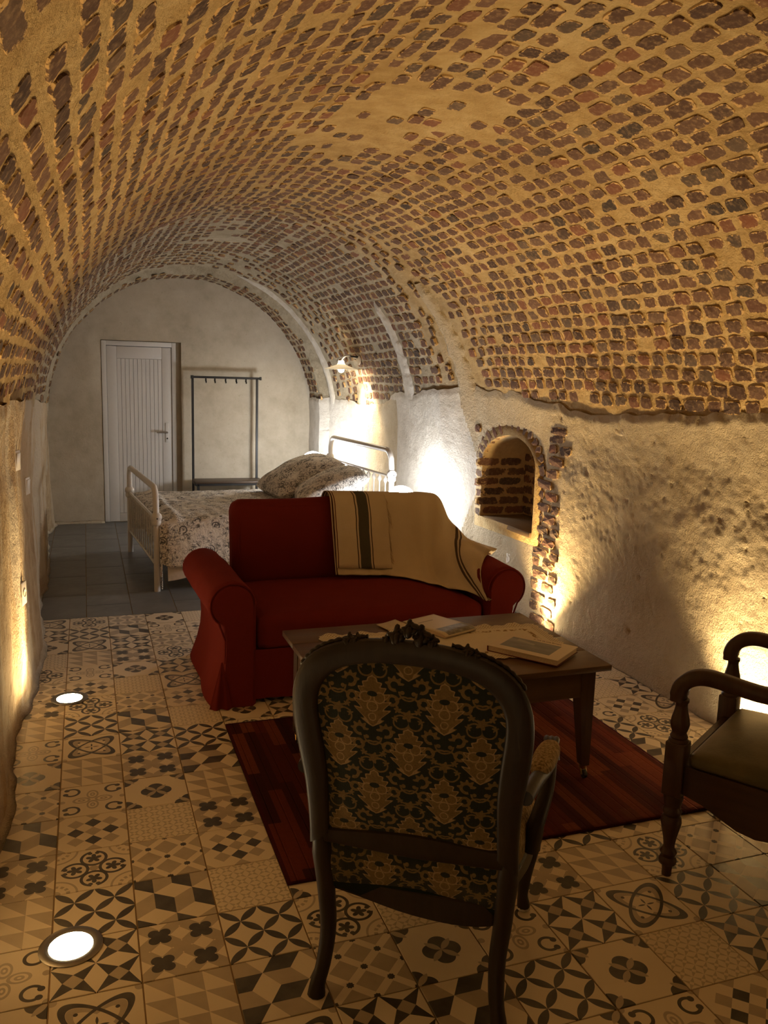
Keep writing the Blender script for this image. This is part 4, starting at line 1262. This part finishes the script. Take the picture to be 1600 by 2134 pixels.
    bx_ = [(-.235, .03), (-.262, .16), (-.292, .34), (-.290, .47), (-.20, .545), (0, .570), (.20, .545), (.290, .47), (.292, .34), (.262, .16), (.235, .03), (0, .015)]
    lp = bez(bx_+[bx_[0]], 72)[:-1]
    for z, sc in ((.335, .985), (.35, 1.0), (.40, 1.012), (.435, 1.0), (.462, .95), (.478, .82), (.488, .6), (.492, .3), (.493, .02)):
        P.append([(x*sc, .28+(y-.28)*sc, z) for x, y in lp])
    MB().grid(P, wrap=True).build('seat', M_VEL, t, angle=None)
    secs = []
    for k, (x, y) in enumerate(lp):
        zb = .285+.018*math.cos(k/72*2*PI*4)
        secs.append([(x*.985, .28+(y-.28)*.985, .345), (x*1.02, .28+(y-.28)*1.02, .338), (x*1.015, .28+(y-.28)*1.015, zb), (x*.93, .28+(y-.28)*.93, zb)])
    m = MB().grid([list(r) for r in zip(*secs)], wrap=True); m.build('seat_frame', M_WOOD, t, angle=50)
    # arms
    for s in (-1, 1):
        ap = bez([(s*.292, by(.70)+.01, .695), (s*.308, .05, .690), (s*.330, .18, .672), (s*.342, .30, .655), (s*.340, .385, .642), (s*.335, .425, .618), (s*.333, .418, .592)], 30)
        arm = MB().tube(ap, [lerp(.020, .024, i/29)*(1+.35*max(0, (i-22)/7)) for i in range(30)], 12).build('arm', M_WOOD, t, angle=60)
        sp = bez([(s*.334, .375, .632), (s*.338, .385, .59), (s*.334, .345, .53), (s*.318, .300, .47), (s*.305, .285, .42), (s*.298, .30, .36)], 22)
        MB().tube(sp, [lerp(.018, .030, (i/21)**1.5) for i in range(22)], 12).build('arm_support', M_WOOD, t, angle=60)
        for k in (-1, 0, 1): arm_v = (s*(.336+.013*k), .418, .642-.006*abs(k))
        m = MB()
        for k in (-1, 0, 1):
            q = bez([(s*.338+.012*k, .35, .662), (s*.337+.014*k, .395, .664), (s*.336+.014*k, .430, .645), (s*.335+.012*k, .436, .612)], 10); m.tube(q, [.006, .009, .010, .010, .010, .010, .010, .009, .008, .005], 8)
        m.build('arm_carving', M_WOOD, arm)
        bm = bmesh.new(); bmesh.ops.create_uvsphere(bm, u_segments=20, v_segments=14, radius=1)
        for v_ in bm.verts:
            c = v_.co.copy(); c = Vector([math.copysign(abs(a)**.8, a) for a in c])
            f = (c.y+1)/2
            v_.co = Vector((s*lerp(.314, .341, f)+c.x*.034, lerp(.085, .355, f), lerp(.690, .662, f)+.006+c.z*(.030 if c.z > 0 else .012)))
        MB().bm(bm).build('arm_pad', M_VEL, t, angle=None)
    # crest: carved roses and leaves
    r = random.Random(5)
    def rose(x, z, R, m):
        for k in range(9):
            a = k*2.4; rr = R*.55*math.sqrt(k/9)
            bm = bmesh.new(); bmesh.ops.create_icosphere(bm, subdivisions=2, radius=1)
            s1 = R*r.uniform(.42, .6)
            rot = Matrix.Rotation(a, 3, 'Y') @ Matrix.Rotation(r.uniform(-.5, .5), 3, 'X')
            for v_ in bm.verts:
                q = v_.co*(1+.18*mnoise.noise(v_.co*2+Vector((k, x*9, 0)))); q = rot @ Vector((q.x*s1, q.y*s1*.7, q.z*s1*.55)); v_.co = q+Vector((x+rr*math.cos(a), by(z)-.002+.010*math.sin(a), z+rr*math.sin(a)))
            m.bm(bm)
    for grp in (((-.028, 1.120, .027), (.030, 1.121, .029), (.003, 1.140, .026), (-.052, 1.110, .017), (.058, 1.112, .019)), ((-.150, 1.095, .018), (-.130, 1.100, .015)), ((.142, 1.096, .018), (.163, 1.090, .014))):
        m = MB()
        for x, z, R in grp: rose(x, z, R, m)
        m.build('rose_carving', M_WOOD, t, angle=None)
    m = MB()
    for s in (1, -1):
        q = [(s*o_[i][0], by(o_[i][1])+.006, o_[i][1]+.002) for i in range(26, 37)]
        pts = bez(q, 60); m.tube(pts, [.0035+.003*abs(math.sin(i*.55)) for i in range(60)], 7)
        m.build('leaf_moulding', M_WOOD, t, angle=None); m = MB()
armchair()

# ------------------------------------------------------------------ turned commode chair
def commode_chair():
    rx, ry = .853, .522
    t = thing('commode_chair', 'turned dark wood commode chair with olive leather seat by the right wall', 'chair', (2.432, -3.812, 0), math.atan2(ry, rx))
    M_W = wood('dark_red_mahogany', (.024, .010, .005), (.070, .030, .014), 1.0, 'Z', .42, .4)
    M_WX = wood('dark_mahogany_board', (.024, .010, .005), (.064, .027, .013), .8, 'Y', .42, .4)
    ml = Mat('olive_leather', .42, .4); x, y, z, v = coord(); n = noi(v, 9, 4)
    ml.color(ramp(n, [(.3, (.065, .055, .022)), (.7, (.125, .100, .042))])); ml.bump(noi(v, 90, 4, .7), .0015, .5)
    hw, yf, yb = .290, .25, -.24
    turned = [(.016, 0), (.017, .006), (.0165, .02), (.019, .042), (.028, .046), (.032, .058), (.028, .070), (.023, .074), (.026, .082), (.030, .090), (.026, .098), (.021, .104), (.019, .115), (.023, .145), (.031, .180), (.036, .205), (.034, .222), (.027, .230), (.030, .238), (.034, .246), (.030, .256), (.027, .262), (.029, .272), (.032, .285), (.034, .300), (.034, .312)]
    top = [(.034, .508), (.034, .514), (.028, .520), (.031, .526), (.027, .534), (.024, .540), (.030, .556), (.033, .572), (.030, .592), (.024, .615), (.020, .636), (.0205, .648), (.024, .652), (.024, .662)]
    for s in (-1, 1):
        m = MB().lathe(turned, 20, (s*hw, yf, 0)).rbox(s*hw-.034, s*hw+.034, yf-.034, yf+.034, .312, .508, .004, 2)
        l = m.build('leg', M_W, t, angle=50)
        MB().lathe(top, 20, (s*hw, yf, 0)).build('arm_post', M_W, t, angle=50)
        m = MB().tube(bez([(s*hw*.9, yb-.05, 0), (s*hw*.9, yb-.02, .22), (s*hw*.9, yb, .44), (s*hw*.92, yb-.03, .70), (s*hw*.95, yb-.10, .96)], 20), .026, 8, up=(1, 0, 0))
        m.build('leg', M_W, t, angle=50)
        # scrolled arm: a flat board bent over the post
        path = bez([(s*hw, yf+.012, .652), (s*hw, yf+.012, .680), (s*hw, yf+.002, .712), (s*hw, yf-.028, .742), (s*hw, yf-.075, .757), (s*hw, yf-.14, .755), (s*hw*.99, yf-.24, .745), (s*hw*.97, yf-.36, .748), (s*hw*.94, yb-.045, .765)], 40)
        sec = []
        for i, p in enumerate(path):
            p = Vector(p); d = (Vector(path[min(39, i+1)])-Vector(path[max(0, i-1)])).normalized()
            a = Vector((1, 0, 0)); b = d.cross(a).normalized(); w = .024; h = lerp(.027, .024, i/39)*(1 if i > 3 else .92)
            sec.append([tuple(p+a*w*cx+b*h*cz) for cx, cz in ((-1, -.7), (-.7, -1), (.7, -1), (1, -.7), (1, .7), (.7, 1), (-.7, 1), (-1, .7))])
        MB().loft(sec).build('arm', M_W, t, angle=50)
        # deep shaped side apron
        out = [(yb+.01, .425), (yb+.01, .315), (yb+.06, .305), (yb+.10, .285), (yb+.15, .258), (yb+.21, .248), (yb+.27, .256), (yb+.33, .280), (yb+.39, .306), (yf-.034, .322), (yf-.034, .425)]
        MB().prism(out, s*hw-.010, s*hw+.010, 'X').build('side_apron', M_WX, t, smooth=False)
    out = [(-hw+.034, .425), (-hw+.034, .325), (-.20, .310), (-.12, .268), (0, .245), (.12, .268), (.20, .310), (hw-.034, .325), (hw-.034, .425)]
    MB().prism(out, yf-.012, yf+.010, 'Y').build('front_apron', M_WX, t, smooth=False)
    MB().prism([(-hw+.03, .425), (-hw+.03, .32), (hw-.03, .32), (hw-.03, .425)], yb-.01, yb+.01, 'Y').build('back_apron', M_WX, t, smooth=False)
    cushion(-hw-.006, hw+.006, yb+.005, yf-.036, .420, .470, .022, (0, 0, .040), 16).build('seat', ml.m, t, angle=None)
    for z0, z1 in ((.58, .64), (.76, .81), (.92, 1.0)):
        f0 = yb-.03-.10*max(0, (z0-.5)/.46); MB().rbox(-hw*.93, hw*.93, f0-.012, f0+.012, z0, z1, .006).build('back_rail', M_W, t)
commode_chair()

# ------------------------------------------------------------------ bed
BED = (.635, .61); BRZ = math.atan2(.125, 1.52)      # near foot post; head towards the right wall
BL, BW = 2.0, 1.525
M_IRON = plain('white_painted_iron', (.70, .66, .60), .35, .45, namp=.03)
def toile(name, scale=1.0, quilt=True):
    m = Mat(name, .92, .08); x, y, z, v = wcoord()
    vv = vec(x*scale, y*scale, z*scale)
    n1 = noi(vv, 26, 4, .65, .8); n2 = noi(vv, 9, 3, .5); d = vor(vv, 7.5); e = vor(vv, 22)
    scrolls = band(n1, .5, .022)
    flowers = mn(d < .30, mx(noi(vv, 60, 3) > .50, e < .2), 1.0-band(d, .16, .03))
    rings = mn(band(d, .36, .022), n2 > .47)
    leaves = mn(noi(vv, 42, 3, .6, .4) > .58, n2 > .46)
    mask = mx(scrolls*.9, flowers, rings, leaves*.9)*sstep(n2+noi(vv, 60, 3)*.3, .50, .60)
    ink = mixc(noi(vv, 3, 2), (.035, .028, .022), (.05, .052, .06))
    c = mixc(mask*.88, mixc(n2, (.76, .70, .61), (.84, .79, .72)), ink)
    m.color(c)
    m.bump(noi(vv, 14, 3)+noi(vv, 50, 3)*.4, .012 if quilt else .006, .6)
    return m.m
M_TOILE = toile('toile_printed_quilt'); M_TOILE2 = toile('toile_pillow', 1.15, False)
def bed():
    t = thing('iron_bed', 'white iron double bed frame with hooped head and footboard', 'bed', (*BED, 0), BRZ)
    def end(x, zk, ztop, zlow, nsp, name, ball):
        for y in (0, BW):
            l = MB().tube([(x, y, 0), (x, y, zk-.03)], .024, 14).build('post', M_IRON, t, angle=50)
            MB().lathe([(.026, -.05), (.036, -.04), (.038, -.02), (.034, -.008), (.040, .0), (.044, .016), (.040, .034), (.030, .044), (.027, .05)], 18, (x, y, zk)).build('collar', M_IRON, l, angle=60)
            MB().lathe([(.0, 0), (.006, .001), (.006, .003), (0, .004)], 8).xf(Matrix.Translation((x, y-.043 if y == 0 else y+.043, zk+.01)) @ Matrix.Rotation(PI/2 if y == 0 else -PI/2, 4, 'X')).build('bolt', M_BLACK, l)
        h = ztop-zk; r = min(.11, h*.5)
        pts = [(x, 0, zk)]+[(x, .012+r*(1-math.cos(a)), ztop-r+r*math.sin(a)) for a in np.linspace(0, PI/2, 8)]
        pts += [(x, BW-q[1], q[2]) for q in pts[::-1]]
        MB().tube(pts, .024, 14).build('hoop', M_IRON, t, angle=60)
        MB().tube([(x, .02, zk-.005), (x, BW-.02, zk-.005)], .012, 10).build('rail', M_IRON, t, angle=60)
        MB().tube([(x, .02, zlow), (x, BW-.02, zlow)], .012, 10).build('rail', M_IRON, t, angle=60)
        me = MB().lathe([(.0065, zlow), (.0065, zk-.085), (.009, zk-.075), (.019, zk-.058), (.021, zk-.045), (.016, zk-.030), (.008, zk-.020), (.0065, zk-.008)] if ball else
                        [(.0065, zlow), (.0065, zk-.05), (.012, zk-.036), (.012, zk-.026), (.0065, zk-.012), (.0065, zk-.005)], 10).mesh('spindle', True, 60); me.materials.append(M_IRON)
        for i in range(nsp):
            o = bpy.data.objects.new('spindle', me); COL.objects.link(o); o.parent = t; o.location = (x, BW*(i+1)/(nsp+1), 0)
    end(0, .575, .815, .205, 12, 'footboard', False)
    end(BL, .865, 1.085, .30, 11, 'headboard', True)
    for y in (.0, BW): MB().rbox(.02, BL-.02, y-.012, y+.012, .22, .28, .004).build('side_rail', M_IRON, t)
    t2 = cushion(.045, BL-.04, .03, BW-.03, .285, .520, .05, (0, 0, .01), 12).build('mattress', plain('white_mattress', (.68, .62, .54), .9, .1, nscale=30))
    t2.location = (*BED, 0); t2.rotation_euler = (0, 0, BRZ); tag(t2, 'white mattress under the printed bedspread', 'mattress')
    # bedspread: top, foot drop and the two side drops as one cloth
    b = thing('bedspread', 'cream quilted bedspread with grey brown toile print covering the bed', 'bedspread', (*BED, 0), BRZ)
    P = []
    NX, NYs = 90, 130
    drop = .36
    for i in range(NX+1):
        u = -.17+(BL-.10+.17)*i/NX; row = []
        for j in range(NYs+1):
            w = lerp(-drop, BW+drop, j/NYs)
            x = u; y = w; z = .555
            if u < .06: x = .042+.008*math.sin(w*9); z -= (.06-u)*1.0
            if w < .0:
                y = -.012-.045*min(1, -w/drop)-.018*math.sin(x*8.5)*min(1, -w/.2); z += w*(.98 if u > .06 else .9)
            elif w > BW:
                y = BW+.012+.045*min(1, (w-BW)/drop)+.018*math.sin(x*8)*min(1, (w-BW)/.2); z -= (w-BW)*.98
            if u < .06 and (w < 0 or w > BW): x -= .01
            k = 1 if (u > .08 and 0 < w < BW) else .35
            z += k*(.007*abs(math.sin(u*PI/.115))**.5*abs(math.sin(w*PI/.16))**.5+.012*blur_noise((u*3, w*3, 4), 1.0)+.022*math.exp(-((u-.155-.03*w)/.035)**2)*(0 < w < BW))
            if 0 <= w < .04: z -= (.04-w)*.4
            z = max(z, .03)
            row.append((x, y, z))
        P.append(row)
    o = MB().grid(P).build('quilt', M_TOILE, b, angle=None); md = o.modifiers.new('t', 'SOLIDIFY'); md.thickness = .008; md.offset = 1
    P = []
    for i in range(50):
        u = .075+(BL-.2)*i/49; row = []
        for j in range(10):
            w = j/9; row.append((u, -.018-.03*w-.010*math.sin(u*11)*w, .40-.315*w*(1-.24*math.sin(min(1.6, u*2.6))**2)))
        P.append(row)
    P = P
    o = MB().grid(P).build('bed_sheet', plain('white_sheet', (.66, .58, .48), .9, .1), None, angle=None); o.location = (*BED, 0); o.rotation_euler = (0, 0, BRZ)
    tag(o, 'white sheet edge hanging below the printed bedspread', 'sheet')
    def pillow(label, x, y, z, w, d, h, rot, tilt, seed):
        bm = bmesh.new(); bmesh.ops.create_grid(bm, x_segments=30, y_segments=30, size=1)
        vs = [v_.co.copy() for v_ in bm.verts]; bm.verts.index_update(); fs = [[v_.index for v_ in f.verts] for f in bm.faces]; bm.free()
        m = MB()
        for s in (1, -1):
            P = []
            for q in vs:
                e = ((1-q.x**2)*(1-q.y**2)); k = max(0, e)**.42
                sx = 1-.07*(q.y**2)*(1-0)+.05*(abs(q.x*q.y)); sy = 1-.07*(q.x**2)+.05*(abs(q.x*q.y))
                P.append((q.x*w/2*sx, q.y*d/2*sy, s*h/2*k*(1+.22*blur_noise((q.x*1.6, q.y*1.6, seed), 1.0))))
            m.add(P, fs)
        m.xf(Matrix.Rotation(tilt, 4, 'X'))
        o = m.build('pillow', M_TOILE2, None, angle=None); o.location = (x, y, z); o.rotation_euler = (0, 0, rot)
        return tag(o, label, 'pillow', 'printed pillows at the head of the bed')
    c, s = math.cos(BRZ), math.sin(BRZ)
    def B(x, y): return BED[0]+x*c-y*s, BED[1]+x*s+y*c
    x, y = B(1.52, 1.07); pillow('big toile printed pillow with a raised corner, at the far half of the bed', x, y, .752, .76, .70, .30, PI/2+.12, -.42, 1)
    x, y = B(1.62, .50); pillow('flatter toile printed pillow at the near half of the bed, just over the sofa back', x, y, .725, .70, .66, .26, PI/2-.15, -.36, 5)
bed()

# ------------------------------------------------------------------ bedside globes and wall lamp
M_GLOBE = emit('lit_opal_globe', (.95, .97, 1.0), 64)
def globe(label, x, y, zc_, rad, ex, sgn):
    n = thing('bedside_table', 'small white round bedside table under the '+ex+' globe lamp', 'table', (x, y, 0))
    MB().lathe([(.13, .0), (.135, .012), (.02, .022), (.02, zc_-rad-.065), (.05, zc_-rad-.055), (.17, zc_-rad-.05), (.172, zc_-rad-.03), (.17, zc_-rad-.026)], 28).build('stand', M_IRON, n, angle=40)
    t = thing('globe_lamp', label, 'lamp', (x, y, zc_-rad-.025), 0)
    MB().lathe([(.055, 0), (.058, .012), (.035, .026), (.03, .032)], 24).build('base', M_STEEL, t, angle=40)
    bm = bmesh.new(); bmesh.ops.create_uvsphere(bm, u_segments=32, v_segments=20, radius=rad); bmesh.ops.translate(bm, verts=bm.verts, vec=(0, 0, rad+.02))
    MB().bm(bm).build('globe', M_GLOBE, t, angle=None)
globe('white glowing globe lamp beside the near post of the headboard', 2.60, .46, .705, .125, 'near', 1)
globe('white glowing globe lamp between the headboard and the end wall', 2.41, 2.62, .785, .125, 'far', 1)
M_ENAMEL = plain('white_enamel', (.75, .72, .66), .25, .5, namp=.02)
M_BULB = emit('lit_bulb', (1.0, .84, .60), 320)
def sconce():
    wx = spt(2.28, section(2.28)[4])[0]
    t = thing('wall_lamp', 'white enamel gooseneck wall lamp lit above the bed', 'lamp', (0, 0, 0))
    z0 = 1.875
    xs = [spt(2.28, l)[0] for l in np.linspace(section(2.28)[4]*.6, section(2.28)[4], 40)]
    w = min(xs, key=lambda p: abs(p.z-z0)); wx = w.x
    sx, sy, sz = wx-.175, 2.34, 1.775
    MB().lathe([(.055, 0), (.055, .012), (.03, .022), (.0, .024)], 24).xf(Matrix.Translation((wx, 2.28, z0)) @ Matrix.Rotation(-PI/2, 4, 'Y')).build('wall_plate', M_ENAMEL, t, angle=40)
    MB().rbox(wx-.10, wx-.01, 2.262, 2.298, z0+.02, z0+.035, .003).build('bracket', M_BLACK, t)
    MB().tube(bez([(wx-.005, 2.28, z0), (wx-.05, 2.29, z0+.02), (wx-.10, 2.31, z0+.04), (wx-.155, 2.33, z0+.02), (sx, sy, sz+.07)], 24), .009, 10).build('gooseneck', M_ENAMEL, t)
    MB().tube([(sx+.045*math.cos(a), sy+.004, sz+.075+.045*math.sin(a)) for a in np.linspace(0, PI, 14)], .0035, 6).build('wire_loop', M_BLACK, t)
    prof = [(.028, .085), (.032, .06), (.045, .045), (.105, .022), (.165, .002), (.168, -.004), (.163, -.003), (.103, .015), (.042, .036), (.028, .04)]
    m = MB(); n = 36
    vs = []; fs = []
    for r, z in prof:
        for q in range(n): vs.append((sx+r*math.cos(2*PI*q/n), sy+r*math.sin(2*PI*q/n), sz+z))
    for i in range(len(prof)-1):
        for q in range(n): fs.append((i*n+q, i*n+(q+1) % n, (i+1)*n+(q+1) % n, (i+1)*n+q))
    m.add(vs, fs)
    mo = Mat('white_opal_glass', .3, .4); mo.color((.8, .78, .72))
    tr = mo.nt.nodes.new('ShaderNodeBsdfTranslucent'); tr.inputs[0].default_value = (.85, .80, .70, 1)
    mxn = mo.nt.nodes.new('ShaderNodeMixShader'); mxn.inputs[0].default_value = .45
    out = mo.nt.nodes['Material Output']
    mo.nt.links.new(mo.b.outputs[0], mxn.inputs[1]); mo.nt.links.new(tr.outputs[0], mxn.inputs[2]); mo.nt.links.new(mxn.outputs[0], out.inputs[0])
    m.build('shade', mo.m, t, angle=50)
    bm = bmesh.new(); bmesh.ops.create_uvsphere(bm, u_segments=18, v_segments=12, radius=.032); bmesh.ops.translate(bm, verts=bm.verts, vec=(sx, sy, sz-.005))
    MB().bm(bm).build('bulb', M_BULB, t, angle=None)
    lamp('wall_lamp_light', 'SPOT', (sx+.02, sy, sz-.03), 150, (1.0, .82, .58), (.62, -.12, -1.0), .03, 84, .8, t)
sconce()
